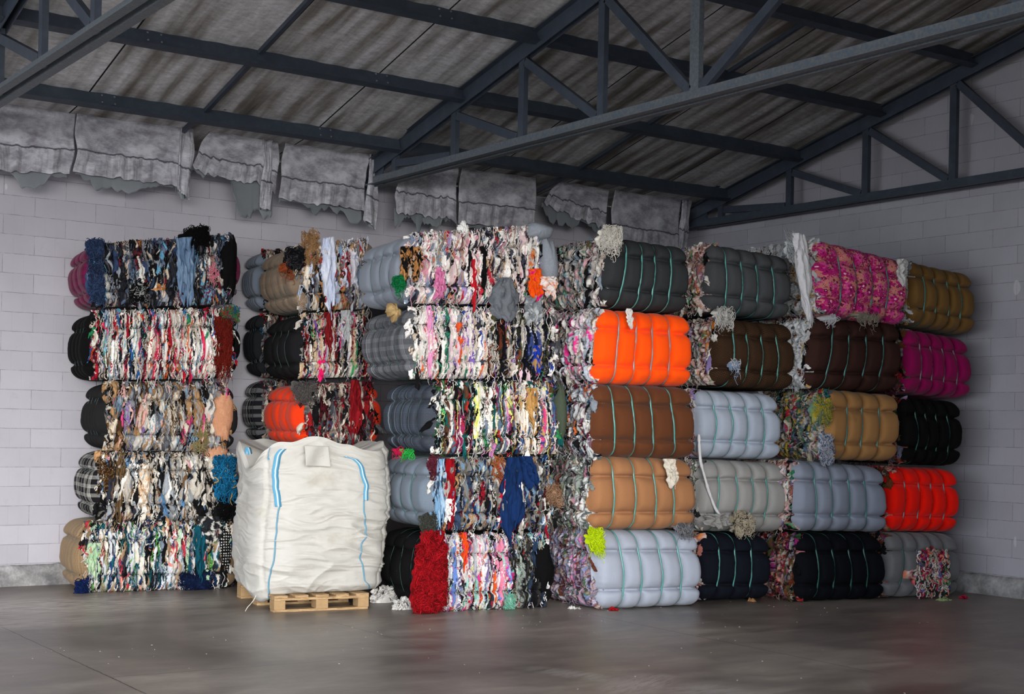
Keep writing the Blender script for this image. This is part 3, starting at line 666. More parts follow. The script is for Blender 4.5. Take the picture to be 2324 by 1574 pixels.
for i, (y0, y1, m, sd, lb) in enumerate(((1316,1180,fm('dark_teal','1d3a45'),221,'dark teal bale on the floor in the gap left of the white sack'),
        (1170,1012,fm('blue_grey_dark','4a515c'),222,'dark blue-grey bale in the gap, left of the top of the white sack'),
        (1004,862,fm('black_white_check','15161b','plaid','8d8f92','0e0e10'),223,'black and white check bale in the gap left of the red-orange bale'),
        (856,708,fm('dark_windowpane','0e0f12','tartan','15161a','2c3034'),224,'almost black bale in the gap left of the plain black bale'),
        (704,568,fm('soft_blue_grey','626b78'),225,'soft blue-grey bale, top of the gap left of the brown tweed bale'))):
    bale('textile_bale', PP, [(596,y0),(700,y0-2),(700,y1-2),(596,y1)], 'R', .36, m, PAL_Q3, SM, strap='dark', seed=sd, label=lb, group=BCK, bulge=.06, vis=.45)
R1 = R_(PR, [(975,1388),(1240,1378),(1236,1208),(978,1212)], fm('soot_black','0f0f11'), PAL_R1, SN, 231, 'white and pink rag bale on the floor behind a bright red yarn heap', RAG_, D=1.0, pals=[(.66, 1.1, PAL_DARKR)], straps=3)
R2 = R_(PR, [(978,1204),(1246,1200),(1246,1038),(980,1038)], fm('blue_grey_heather','75808c','heather','616c79'), PAL_R2, SM, 232, 'grey and denim rag bale with heather blue-grey cloth on its left side', RAG_, strap='green', straps=3)
R3 = R_(PR, [(984,1030),(1262,1030),(1262,866),(988,864)], fm('dark_tartan','191b22','tartan','2b3446','7e8894'), PAL_R3, SN, 233, 'finely striped black, white and yellow rag bale with dark tartan left end', RAG_, pals=[(.62, 1.1, PAL_R3B)], straps=4)
R4 = R_(PR, [(936,860),(1250,856),(1250,700),(934,694)], fm('grey_check_tweed','2f3136','plaid','6e7076','8a8c90'), PAL_R4A, SN, 234, 'white and pink striped rag bale with grey checked tweed left end', RAG_, pals=[(.52, 1.1, PAL_R4B)], straps=4)
R5 = R_(PR, [(926,688),(1236,690),(1232,512),(926,530)], fm('grey_blue','7b828d'), PAL_R5, SM, 235, 'pale pink and white rag bale, topmost in its stack, grey-blue left end', RAG_, strap='dark', straps=3)

RED = [('9a0e18',5),('6e0910',2),('b41620',1.5)]
clump('yarn_bundle', R1[0], R1[1], (967,1308), 74, 156, RED, 301, thick=.12, n=380, L=(.05,.2), r=(.002,.0042), curl=2.6, label='bright red curly yarn bundle')
clump('yarn_bundle', R1[0], R1[1], (978,1232), 46, 60, RED, 302, thick=.09, n=120, L=(.05,.14), r=(.003,.005), label='bright red yarn tuft')
clump('yarn_bundle', R1[0], R1[1], (1151,1362), 22, 36, [('86cdb4',1),('74b8a2',1)], 303, thick=.05, n=30, label='mint green yarn tuft')
drape('cloth_piece', R2[0], R2[1], (1158,1036), 46, 185, [('16305f',3),('122a52',2)], 304, label='long navy blue cloth', h0=.07)
drape('cloth_piece', R2[0], R2[1], (1188,1034), 40, 66, [('16305f',1)], 305, label='navy blue cloth flap', h0=.08, tilt=.25)
clump('yarn_bundle', R2[0], R2[1], (984,1054), 28, 44, [('5a2430',1),('6d2c3a',1)], 306, thick=.06, n=30, label='maroon yarn ball')
clump('yarn_bundle', R2[0], R2[1], (1126,1056), 30, 46, [('9c5a34',1),('b06c42',1)], 307, thick=.06, n=20, label='ginger brown yarn ball')
clump('yarn_bundle', R2[0], R2[1], (970,1184), 38, 42, [('4a4c46',1),('3c3e38',1)], 308, thick=.07, n=60, label='dark olive yarn ball')
clump('yarn_bundle', R2[0], R2[1], (1252,1120), 40, 50, [('8c6a50',1),('a5836a',1)], 309, thick=.08, n=30, label='brown frayed knit scrap')
drape('cloth_piece', R2[0], R2[1], (1018,1040), 20, 150, [('a0101e',2),('7d0c18',1)], 310, label='glossy red cloth strip', h0=.05)
drape('cloth_piece', R2[0], R2[1], (1014,1130), 26, 50, [('f0efee',1)], 311, label='white cloth flap', h0=.06)
drape('cloth_piece', R2[0], R2[1], (995,1040), 26, 160, [('7ba2c4',3),('a9c4dc',2),('2c3c50',1.4)], 312, label='marled light blue knit', h0=.05)
drape('cloth_piece', R1[0], R1[1], (1052,1206), 16, 84, [('f0521c',3),('e03a6a',.6)], 313, label='orange cloth strip', h0=.04)
clump('cloth_piece', R5[0], R5[1], (990,664), 32, 40, [('e088b4',1),('d57aa8',1)], 314, thick=.08, n=0, label='pink cloth bulge')
drape('cloth_piece', R5[0], R5[1], (988,608), 30, 56, [('e088b4',1),('d57aa8',1)], 315, label='pink cloth strip', h0=.06)
drape('cloth_piece', R5[0], R5[1], (1134,632), 60, 86, [('6c7178',2),('5a5f66',1)], 316, label='grey ribbed knit', h0=.09)
clump('cloth_piece', R5[0], R5[1], (1152,654), 38, 50, [('1c2440',1),('bb9a62',1)], 317, thick=.08, n=0, label='navy and tan leopard print bulge')
drape('cloth_piece', R5[0], R5[1], (1204,612), 34, 62, [('f25a14',3),('e81c7a',1)], 318, label='orange and pink cloth', h0=.09)
drape('cloth_piece', R5[0], R5[1], (1230,630), 34, 50, [('efe4e0',2),('e8a68c',1)], 319, label='white and peach cloth flap', h0=.10, tilt=.2)
drape('cloth_piece', R5[0], R5[1], (1202,672), 44, 66, [('7d8388',2),('b9bdc0',1)], 320, label='grey cloth flap', h0=.08)
drape('cloth_piece', R5[0], R5[1], (910,560), 22, 72, [(K,1.2),('b98450',1)], 321, label='black and tan striped cloth', h0=.05)
drape('cloth_piece', R5[0], R5[1], (936,562), 24, 70, [(K,1.2),('b98450',1)], 322, label='black and tan striped cloth', h0=.05)
clump('cloth_piece', R4[0], R4[1], (891,708), 30, 40, [('b69a6c',1),('a68a5e',1)], 323, thick=.09, n=0, label='beige crochet bag', rough=.6)
clump('yarn_bundle', R5[0], R5[1], (898,640), 26, 26, [('16824a',1),('0f6a3c',1)], 324, thick=.07, n=40, label='green yarn tuft')
drape('cloth_piece', R4[0], R4[1], (969,694), 12, 156, [('e79cc8',1)], 325, label='long pink cloth strip', h0=.035, fluff=.5)
drape('cloth_piece', R4[0], R4[1], (1036,732), 12, 90, [('e0582c',1)], 326, label='orange-red cloth strip', h0=.035, fluff=.6)
drape('cloth_piece', R4[0], R4[1], (1210,784), 22, 60, [('1f3fb0',3),('b08a5c',.6)], 327, label='royal blue cloth', h0=.06)
drape('cloth_piece', R3[0], R3[1], (1200,880), 24, 90, [('c79a5c',2),('b0834a',1)], 328, label='mustard tan knit', h0=.05)
drape('cloth_piece', R3[0], R3[1], (1078,868), 12, 150, [('e6ea78',2),('f0eede',1)], 329, label='pale yellow cloth strip', h0=.03, fluff=.5)
drape('cloth_piece', R3[0], R3[1], (1052,868), 12, 150, [('155c5c',2)], 330, label='teal cloth strip', h0=.03, fluff=.5)
clump('yarn_bundle', R3[0], R3[1], (918,1024), 32, 12, [('35c050',1),('2aa044',1)], 331, thick=.05, n=12, label='bright green scrap')
clump('yarn_bundle', R3[0], R3[1], (900,1022), 24, 10, [('c01a48',1)], 332, thick=.05, n=6, label='crimson scrap')
clump('cloth_fold', R5[0], R5[1], (1243,600), 40, 130, [('8d949e',1)], 333, thick=.12, n=0, rough=.12, label='smooth light grey cloth bulge')
clump('cloth_fold', R5[0], R5[1], (1218,524), 62, 44, [('8d949e',1)], 334, thick=.13, n=0, rough=.15, label='light grey cloth curled over the top')
clump('cloth_fold', R3[0], R3[1], (1270,930), 34, 150, [('4a5445',1)], 335, thick=.10, n=0, rough=.12, label='smooth olive green cloth bulge')
clump('cloth_fold', R1[0], R1[1], (1232,1290), 44, 130, [('0d0d0f',1)], 336, thick=.10, n=0, rough=.15, label='smooth black cloth bulge')
drape('cloth_piece', R5[0], R5[1], (1088,560), 12, 90, [('101012',1)], 337, label='black cloth strip', h0=.05)
drape('cloth_piece', R5[0], R5[1], (1066,590), 10, 100, [('c0202c',1)], 338, label='red beaded strip', h0=.05)
clump('cloth_piece', R5[0], R5[1], (1048,520), 24, 34, [('f4f4f2',1)], 339, thick=.06, n=0, label='white cloth bulge')
# left stack
RUST = [('6a1a12',3),('551410',2),('7d2418',1)]
clump('yarn_bundle', L4[0], L4[1], (500,770), 40, 100, RUST, 340, thick=.08, n=220, L=(.1,.4), r=(.0014,.003), label='rust-red yarn bundle')
clump('yarn_bundle', L4[0], L4[1], (515,712), 42, 32, [('2f6a44',1),('5a6a3a',1),('8a2f2a',.7),('24507a',.7)], 341, thick=.06, n=50, label='green and multicoloured yarn tuft')
clump('yarn_bundle', L2[0], L2[1], (508,1082), 56, 96, [('1a6f9c',3),('14587e',2),('a58a5c',.5)], 342, thick=.10, n=110, L=(.05,.2), r=(.003,.006), label='turquoise blue yarn bundle')
clump('yarn_bundle', L2[0], L2[1], (510,1140), 44, 70, [('0c0c0e',1)], 343, thick=.08, n=60, label='black yarn bundle')
clump('yarn_bundle', L2[0], L2[1], (238,1076), 40, 70, [('4a3018',2),('2c1c10',1),('8a6a40',.7)], 344, thick=.05, n=40, label='dark brown fur piece')
drape('cloth_piece', L2[0], L2[1], (272,1026), 22, 150, [('6a5438',2),('4e3c28',1)], 345, label='brown boucle strip', h0=.04, fluff=.5)
clump('cloth_piece', L3[0], L3[1], (506,950), 50, 116, [('c89372',1),('c08a6a',1)], 346, thick=.09, n=0, label='smooth peach cloth bulge', rough=.15)
clump('cloth_piece', L3[0], L3[1], (494,1030), 54, 36, [('c89372',1)], 347, thick=.06, n=0, label='peach cloth corner', rough=.2)
clump('yarn_bundle', L3[0], L3[1], (452,985), 34, 70, [('8d8058',2),('a3966c',1)], 348, thick=.07, n=50, label='khaki yarn hank')
clump('yarn_bundle', L5[0], L5[1], (216,640), 36, 96, [('26334f',2),('36496c',2)], 349, thick=.06, n=90, label='dark blue curly yarn')
clump('yarn_bundle', L5[0], L5[1], (214,562), 40, 34, [('26334f',2),('36496c',2)], 350, thick=.05, n=80, label='dark blue curly yarn tuft')
drape('cloth_piece', L5[0], L5[1], (412,540), 44, 140, [('6f88a4',3),('5b7391',2),('8ba3bd',1)], 351, label='blue-grey shaggy knit', h0=.06)
clump('cloth_piece', L5[0], L5[1], (372,612), 34, 44, [('5f9cc0',1),('b8d2e2',1)], 352, thick=.05, n=0, label='light blue zigzag knit')
clump('cloth_piece', L5[0], L5[1], (360,650), 34, 36, [('a8683c',1),('c48a58',1)], 353, thick=.05, n=0, label='orange-brown print scrap')
clump('cloth_piece', L5[0], L5[1], (512,604), 44, 150, [('09090b',1)], 354, thick=.10, n=0, label='smooth black cloth bulge', rough=.25)
clump('yarn_bundle', L5[0], L5[1], (436,534), 60, 40, [('08080a',1)], 355, thick=.08, n=90, label='black fringe tuft')
clump('yarn_bundle', L5[0], L5[1], (312,660), 42, 50, [('0c0c0e',2),('a8aaa8',.9)], 356, thick=.05, n=60, label='black and grey marled yarn')
clump('yarn_bundle', L5[0], L5[1], (478,610), 22, 50, [('d8788e',2),('b89a86',1)], 357, thick=.05, n=30, label='pink yarn scrap')
clump('cloth_piece', L1[0], L1[1], (440,1318), 90, 50, [('0e1a38',2),('122244',1)], 358, thick=.09, n=30, label='dark navy cloth heap')
clump('yarn_bundle', L1[0], L1[1], (182,1330), 30, 34, [('14285a',1),('0e1c44',1)], 359, thick=.07, n=30, label='navy yarn lump')
drape('cloth_piece', L1[0], L1[1], (208,1230), 30, 80, [('a5c69e',3),('c2d6b6',1)], 360, label='pale green cloth', h0=.05)
_dots = clump('cloth_piece', L1[0], L1[1], (508,1240), 46, 124, [('101014',1)], 361, thick=.07, n=0, label='black cloth with white polka dots', rough=.15)
DOT = NT('polka_dot_cloth'); _vv = DOT.n('ShaderNodeTexVoronoi', feature='F1'); _q = DOT.coord('Generated'); DOT.l(DOT.scale(_q, (9, 1, 21), (0, 0, 0)), _vv.inputs[0]); DOT.set(_vv, 'Scale', 1.0); DOT.set(_vv, 'Randomness', .25)
DOT.base(DOT.mix(DOT.math('LESS_THAN', _vv.outputs['Distance'], .26), srgb('0e0e11'), srgb('d4d2cc')), .9, .15)
_dots.data.materials[0] = DOT.m
drape('cloth_piece', L1[0], L1[1], (470,1170), 50, 60, [('26282c',1),('c9c7c0',.8)], 362, label='black and white buffalo check cloth', h0=.06, tilt=.2)
drape('cloth_piece', L1[0], L1[1], (452,1190), 34, 110, [('125060',2),('0e3c4a',1)], 363, label='teal cloth', h0=.05)
# middle stack
clump('yarn_bundle', Q5[0], Q5[1], (700,568), 40, 90, [('9a7450',2),('b08a62',1)], 370, thick=.06, n=50, label='tan knit hank')
drape('cloth_piece', Q5[0], Q5[1], (738,540), 32, 170, [('c9d2ea',3),('dfe4f2',2)], 371, label='pale lilac-white yarn fall', h0=.07)
clump('yarn_bundle', Q5[0], Q5[1], (664,584), 44, 44, [(K,2),('3c3c42',1)], 372, thick=.08, n=60, label='black and grey frayed scrap')
clump('yarn_bundle', Q5[0], Q5[1], (646,608), 26, 24, [('8a4426',1)], 373, thick=.07, n=8, label='rust brown scrap')
clump('yarn_bundle', Q5[0], Q5[1], (684,680), 22, 34, [('b39a80',1)], 374, thick=.06, n=8, label='beige cloth tail')
drape('cloth_piece', Q4[0], Q4[1], (736,708), 18, 90, [('7c1a1e',2)], 375, label='dark red cloth strip', h0=.04)
drape('cloth_piece', Q4[0], Q4[1], (776,704), 26, 70, [('b4b8ba',1)], 376, label='light grey cloth strip', h0=.04)
drape('cloth_piece', Q4[0], Q4[1], (724,800), 14, 60, [('f01f70',1)], 377, label='hot pink cloth strip', h0=.04, fluff=.6)
drape('cloth_piece', Q3[0], Q3[1], (802,862), 26, 140, [('741018',2),('8d1a20',1)], 378, label='maroon cloth fall', h0=.05)
clump('yarn_bundle', Q3[0], Q3[1], (690,888), 60, 44, [('5f5a58',2),('4c4a4a',1)], 379, thick=.07, n=60, label='taupe knit scrap')
# right row
clump('yarn_bundle', A1[0], Face(quad_on(PA-NIN*.05, [(1358,1382),(1578,1373),(1574,1208),(1352,1203)])), (1352,1222), 34, 52, [('d4f01c',3),('b8d80c',1)], 380, thick=.10, n=60, label='neon yellow yarn tuft')
def frontface(P, px): return Face(quad_on(P-NIN*.065, px))
fA2 = frontface(PA, [(1338,1203),(1566,1198),(1562,1042),(1352,1036)])
drape('fur_scrap', A2[0], fA2, (1506,1040), 26, 62, [('e8e0d0',1)], 381, label='white fur scrap', h0=.10, tilt=.25)
fA1 = frontface(PA, [(1358,1382),(1578,1373),(1574,1208),(1352,1203)])
clump('yarn_bundle', A1[0], fA1, (1554,1196), 38, 18, [('8f9094',1),('6c6e72',1)], 382, thick=.06, n=40, label='grey marled yarn')
fA4 = frontface(PA, [(1350,868),(1560,874),(1556,716),(1362,700)])
drape('tag', A4[0], fA4, (1404,702), 14, 42, [('e8e4e0',1)], 383, label='white cloth tag', h0=.13, tilt=.2, fluff=.3)
fA5 = frontface(PA, [(1368,692),(1552,708),(1548,560),(1384,536)])
clump('yarn_bundle', A5[0], fA5, (1368,536), 56, 46, [('e8e4da',3),('c9c4ba',1)], 384, thick=.08, n=90, L=(.05,.25), label='cream white yarn tuft')
fB2 = frontface(PBb, [(1588,1204),(1770,1206),(1768,1052),(1590,1044)])
clump('torn_wadding', B2[0], fB2, (1676,1184), 46, 50, [('cfc4ae',2),('b5a88e',1),('30302e',.4)], 385, thick=.12, n=90, L=(.04,.12), label='cream wadding spilling out of a tear')
drape('torn_flap', B2[0], fB2, (1616,1164), 66, 34, [('9a9996',1)], 386, label='torn grey cloth flap', h0=.09)
fB4 = frontface(PBb, [(1612,872),(1790,884),(1786,736),(1630,722)])
clump('knotted_scrap', B4[0], fB4, (1624,716), 48, 34, [('dcdad4',3),('8a8a8c',.6)], 387, thick=.09, n=60, label='white knotted scrap')
clump('knotted_scrap', B4[0], fB4, (1656,828), 18, 22, [('dfe2e8',2),('8fa8c8',1)], 388, thick=.10, n=10, label='small white and blue knot')
fC5 = frontface(PC, [(1868,712),(2044,738),(2040,590),(1848,540)])
drape('cloth_edge', C5[0], fC5, (1838,536), 26, 190, [('e9e9ec',1)], 389, label='white selvedge strip', h0=.06, tilt=-.02)
clump('knotted_scrap', C5[0], fC5, (1826,564), 34, 66, [('c9cdd0',2),('9aa0a4',1)], 390, thick=.05, n=60, label='pale grey wadding knot')
drape('cloth_edge', C5[0], fC5, (2054,590), 18, 60, [('e4e2de',1)], 391, label='white torn edge', h0=.04)
fC4 = frontface(PC, [(1830,880),(2030,888),(2030,734),(1846,720)])
clump('fur_scrap', C4[0], fC4, (1950,718), 60, 16, [('a8a08e',1)], 392, thick=.13, n=30, label='grey-beige fur scrap')
clump('knotted_scrap', C4[0], fC4, (1866,722), 36, 16, [('e4e4e8',1)], 393, thick=.1, n=6, label='white cloth corner')
fC3 = frontface(PC, [(1876,1040),(2026,1044),(2028,896),(1880,884)])
clump('yarn_bundle', C3[0], fC3, (1860,930), 40, 60, [('c9b43c',2),('8a9a5a',1),('5a8a86',1)], 394, thick=.06, n=60, label='yellow and green yarn tuft')
clump('yarn_bundle', C3[0], fC3, (1870,1020), 30, 70, [('d0d4de',2),('5a6a8a',1)], 395, thick=.05, n=70, label='white and blue thread tangle')
fD1 = frontface(PD, [(2004,1354),(2164,1350),(2160,1214),(2012,1210)])
clump('torn_rags', D1[0], fD1, (2108,1296), 84, 100, [('e2ddd4',2.5),('2a3236',1.5),('e88a70',1),('c01c50',.8),('3c8a4a',.6),('6a5aa0',.5),('b8a898',1.5)], 396, thick=.08, n=160, L=(.06,.25), r=(.003,.007), label='multicoloured rags bursting from a tear')
fB2w = Face(quad_on(PBb, [(1588,1204),(1770,1206),(1768,1052),(1590,1044)]))

# white rope hanging between the first two right-hand stacks
def tube_through(name, pxs, P, off, rad, mat, parent=None, n=60, **kw):
    pts = [on_plane(x, y, P, NIN)-NIN*off for x, y in pxs]; pts = np.array(pts)
    t = np.linspace(0, len(pts)-1, n); p = np.stack([np.interp(t, range(len(pts)), pts[:, k]) for k in range(3)], 1)
    for _ in range(4): p[1:-1] = (p[:-2]+p[2:]+p[1:-1]*2)/4
    T = np.gradient(p, axis=0); T /= np.linalg.norm(T, axis=1)[:, None]; A = np.cross(T, NIN); A /= np.linalg.norm(A, axis=1)[:, None]; B = np.cross(T, A)
    r_ = rad*(1+.25*noise(np.arange(n)*.5, np.zeros(n)))[:, None]
    ring = [p+A*r_*math.cos(a)+B*r_*math.sin(a) for a in np.linspace(0, 2*PI, 8, endpoint=False)]
    return mesh_obj(name, np.stack(ring).reshape(-1, 3), grid_faces(8, n, True), mat, parent, **kw)
WHITE = plain('white_cotton', 'dcdbdd', .9, .2, ns=30, bump=.4)
tube_through('twisted_cloth_strip', [(1570,985),(1571,1015),(1574,1048),(1583,1080),(1592,1112),(1606,1150),(1620,1170)], PBb, .12, .014, WHITE, None, origin=on_plane(1600, 1150, PBb, NIN))
tag(bpy.data.objects['twisted_cloth_strip'], 'long twisted white cloth strip hanging in front of the torn light grey bale', 'cloth strip')
ORG = plain('orange_rope', 'd2601c', .85, .2, ns=40, bump=.4)

# ------------------------------------------------------------------ white bulk sack on its pallet
PS = base_pt((622, 1390))                     # pallet front-left corner
WOODN = NT('pallet_wood'); _o = WOODN.coord('Object')
_g = WOODN.noise(WOODN.scale(_o, (1.2, 14, 14)), 5, 4, .6, .4)
WOODN.base(WOODN.ramp(_g, [(.3, srgb('7d6549')), (.5, srgb('a98b66')), (.72, srgb('c2a67f'))]), .85, .2)
WOODN.bump(_g, .3, .004)
WOOD = WOODN.m
WEND = plain('pallet_block_end', 'b3946c', .85, .2, ns=26, var=.35, bump=.3)
exY = np.array([math.cos(YB), math.sin(YB), 0.0])
Rm = np.array([[math.cos(YB), -math.sin(YB), 0], [math.sin(YB), math.cos(YB), 0], [0, 0, 1]])
PW = .86; PDp = 1.2; PH = .15
pal = empty('wooden_pallet', PS+exY*PW/2+NIN*PDp/2)
tag(pal, 'light wooden pallet on the floor under the white bulk sack', 'pallet')
def at_p(a, b, z): return PS+exY*a+NIN*b+np.array([0, 0, z])
for i, a in enumerate((.05, PW/2, PW-.05)):
    for j, b in enumerate((.07, PDp/2, PDp-.07)):
        MB().box(at_p(a if i != 1 else PW/2, b, .022+.039), (.1 if i != 1 else .11, .14, .078), Rm).build('block', WEND, pal, bevel=.004)
for b in (.07, PDp/2, PDp-.07):
    MB().box(at_p(PW/2, b, .011), (PW, .14 if b != .07 else .1, .022), Rm).build('bottom_board', WOOD, pal, bevel=.003)
    MB().box(at_p(PW/2, b, .111), (PW, .14, .022), Rm).build('cross_board', WOOD, pal, bevel=.003)
for i in range(5):
    MB().box(at_p(.06+i*(PW-.12)/4, PDp/2, .133), (.12, PDp, .022), Rm).build('deck_board', WOOD, pal, bevel=.003)

sk = empty('bulk_sack', PS+exY*(PW/2-.12)+NIN*.62+np.array([0, 0, .147]))
tag(sk, 'large white woven bulk sack with blue lifting straps standing on a wooden pallet', 'sack')
SACK = NT('woven_polypropylene'); _p = SACK.coord('UV')
_n1 = SACK.noise(_p, 5, 4, .6); _wv = SACK.noise(SACK.scale(_p, (1, 7, 1)), 60, 3, .6)
_d = SACK.math('MULTIPLY', SACK.math('SUBTRACT', SACK.noise(_p, 3, 5, .65), .56, clamp=True), 2.2)
SACK.base(SACK.mix(_d, srgb('b9b7b1'), srgb('94876f')), .55, .35)
SACK.bump(SACK.math('ADD', SACK.math('MULTIPLY', _n1, 1.0), SACK.math('MULTIPLY', _wv, .35)), .35, .03)
# body: silhouette measured on the plane through the middle of the sack
PMID = PS+NIN*.45
prof = [(1372,592,834),(1355,574,843),(1330,560,850),(1296,553,854),(1258,551,856),(1210,552,862),(1160,556,868),(1120,562,871),(1085,563,873),(1050,563,871),(1022,560,866),(1008,566,860)]
ys = np.array([p[0] for p in prof]); zs = np.array([on_plane(700, y, PMID, NIN)[2] for y in ys])
xl = np.array([np.dot(on_plane(p[1], p[0], PMID, NIN)-PMID, exY) for p in prof]); xr = np.array([np.dot(on_plane(p[2], p[0], PMID, NIN)-PMID, exY) for p in prof])
zs[0] = .15
nth, nz = 420, 300
Zt = np.linspace(0, 1, nz); zz = zs[0]+(zs[-1]-zs[0])*Zt
def sm(a):
    v = np.interp(zz, zs, a)
    for _ in range(12): v[1:-1] = (v[:-2]+v[2:]+2*v[1:-1])/4
    return v
XL = sm(xl); XR = sm(xr); CX = (XL+XR)/2; RX = (XR-XL)/2; RY = .50+.05*np.sin(Zt*PI)
TH = np.linspace(0, 2*PI, nth, endpoint=False)
T2, Z2 = np.meshgrid(TH, Zt, indexing='ij')
n_ = 3.4
den = (np.abs(np.cos(T2))**n_+np.abs(np.sin(T2))**n_)**(1/n_)
ux = np.cos(T2)/den; uy = np.sin(T2)/den
arc = T2*.62
def ridged(x, y, s): return 1-np.abs(noise(x, y, seed=s))*2
wr = .020*ridged(arc*2.2+.6*noise(arc*2, Z2*4), Z2*9+.8*noise(arc*3, Z2*3, seed=4), 5)
wr += .018*ridged(arc*2.0+Z2*1.6, Z2*14+arc*1.2+noise(arc*3, Z2*5, seed=8)*.9, 9)*(.5+.5*noise(arc*2, Z2*2.5, seed=11))
wr += .008*ridged(arc*4, Z2*30+noise(arc*4, Z2*8, seed=15)*1.5, 12)+.002*ridged(arc*14, Z2*50+arc*3, 16)
wr *= 1.05
# cinched at the stitched seams
SEAM = [math.radians(222), math.radians(318)]
for a in SEAM: wr -= .016*np.exp(-((T2-a)/.035)**2)
bot = np.clip(Z2/.05, 0, 1)**.5
wr = wr*(1-.55*np.abs(np.cos(T2))**4)
rr = (.86+.14*bot)
X = CX[None, :]+ux*(RX[None, :]*rr+wr); Y = uy*(RY[None, :]*rr+wr)+.55
rimz = .045*np.sin(T2*3+1)+.06*np.exp(-((T2-math.radians(330))/.22)**2)+.03*np.exp(-((T2-math.radians(262))/.2)**2)-.17*np.exp(-((T2-math.radians(196))/.36)**2)
ZZ = zz[None, :]+rimz*Z2**6+.02*noise(T2*5, Z2*0, seed=31)*Z2**8
sag = -.10*np.clip((.10-Z2)/.10, 0, 1)*np.exp(-((T2-math.radians(205))/.35)**2)
ZZ = ZZ+sag
Vs = PS+X[..., None]*exY+Y[..., None]*NIN; Vs[..., 2] = ZZ
UVs = np.stack([arc, Z2*1.4], -1)
sackobj = mesh_obj('sack_body', Vs.reshape(-1, 3), grid_faces(nth, nz, True), SACK.m, sk, uv=UVs.reshape(-1, 2))
# folded-in mouth: sheet drops inside from the rim, and the base closes it
nr = 14; K_ = np.linspace(0, 1, nr); rim = Vs[:, -1, :]; cen = rim.mean(0)
Vt = rim[:, None, :]*(1-K_[None, :, None]*.85)+cen*K_[None, :, None]*.85
Vt[..., 2] += -.13*np.sin(K_*PI/2)[None, :]+.03*noise(np.repeat(TH[:, None], nr, 1)*6, K_[None, :]*4+np.zeros((nth, nr)), seed=3)*K_[None, :]
mesh_obj('sack_mouth', Vt.reshape(-1, 3), grid_faces(nth, nr, True), SACK.m, sk, uv=np.stack([np.repeat(TH[:, None]*.6, nr, 1), np.repeat(K_[None], nth, 0)], -1).reshape(-1, 2))
bc = Vs[:, 0, :].mean(0); Vb = Vs[:, 0, None, :]*(1-np.linspace(0, 1, 4)[None, :, None])+bc*np.linspace(0, 1, 4)[None, :, None]
mesh_obj('sack_base', Vb.reshape(-1, 3), grid_faces(nth, 4, True), SACK.m, sk, uv=np.zeros((nth*4, 2)))
WEB = NT('blue_webbing'); _u2 = WEB.coord('UV'); _s = WEB.n('ShaderNodeSeparateXYZ'); WEB.l(_u2, _s.inputs[0])
_c = WEB.math('LESS_THAN', WEB.math('ABSOLUTE', WEB.math('SUBTRACT', _s.outputs[0], .5)), .12)
WEB.base(WEB.mix(_c, srgb('4f93b6'), srgb('c2d0d6')), .7, .3)
WEB.bump(WEB.noise(WEB.scale(_u2, (1, 60, 1)), 8, 1), .3, .003)
def sack_pt(th, zt, out=.012):
    """point on the sack surface at angle and height"""
    i = (np.asarray(th)/(2*PI)*nth) % nth; j = np.clip(np.asarray(zt)*(nz-1), 0, nz-1)
    i0 = i.astype(int) % nth; j0 = j.astype(int)
    a = np.arctan2(np.sin(th), np.cos(th))
    nrm = np.cos(a)[:, None]*exY*1.0+np.sin(a)[:, None]*NIN
    return Vs[i0, j0]+nrm*out
def ribbon(name, pts, wdir, w, mat, parent, thick=.003, uvscale=1.0):
    pts = np.array(pts); n = len(pts)
    for _ in range(3): pts[1:-1] = (pts[:-2]+pts[2:]+pts[1:-1]*2)/4
    wdir = np.broadcast_to(wdir, pts.shape); L_ = np.concatenate([[0], np.cumsum(np.linalg.norm(np.diff(pts, axis=0), axis=1))])
    V_ = np.stack([pts-wdir*w/2, pts, pts+wdir*w/2], 0).reshape(-1, 3)
    uv = np.stack([np.repeat([0, .5, 1], n), np.tile(L_*uvscale, 3)], -1)
    o = mesh_obj(name, V_, grid_faces(3, n), mat, parent, uv=uv)
    m = o.modifiers.new('thick', 'SOLIDIFY'); m.thickness = thick; m.offset = 0
    return o
def th_at(x_px, y_px):
    """angle on the front of the sack seen at a pixel"""
    zt = 0; best = None
    p = on_plane(x_px, y_px, PS+NIN*.08, NIN)
    d = np.linalg.norm(np.cross(Vs.reshape(-1, 3)-CAM, ray(x_px, y_px)), axis=1)/np.linalg.norm(ray(x_px, y_px))
    dist = np.linalg.norm(Vs.reshape(-1, 3)-CAM, axis=1)
    m = np.where(d < .02, dist, 1e9); k = int(np.argmin(m)) if (d < .02).any() else int(np.argmin(d))
    return TH[k//nz], Zt[k % nz]
def sack_path(pxs, n, out):
    q = [th_at(*p) for p in pxs]; t = np.linspace(0, len(q)-1, n)
    th = np.interp(t, range(len(q)), np.unwrap([a for a, b in q])); zt = np.interp(t, range(len(q)), [b for a, b in q])
    return sack_pt(th, zt, out)
l1 = sack_path([(640,1016),(631,1036),(625,1062),(624,1085),(626,1112),(632,1143)], 40, .016)
l2 = sack_path([(786,1032),(806,1036),(822,1062),(834,1095),(831,1132)], 40, .016)
ribbon('lifting_strap', l1, exY, .058, WEB.m, sk, .004)
ribbon('lifting_strap', l2, exY, .044, WEB.m, sk, .004)
STITCH = plain('blue_stitching', '6c9db5', .8, .2, ns=60, bump=.3)
for pxs in ([(632,1145),(627,1180),(623,1230),(618,1280),(611,1310),(611,1345),(616,1366)], [(829,1134),(828,1160),(834,1190),(832,1225),(820,1262),(826,1290),(832,1320),(836,1346)]):
    ribbon('seam', sack_path(pxs, 70, .006), exY, .014, STITCH, sk, .004)
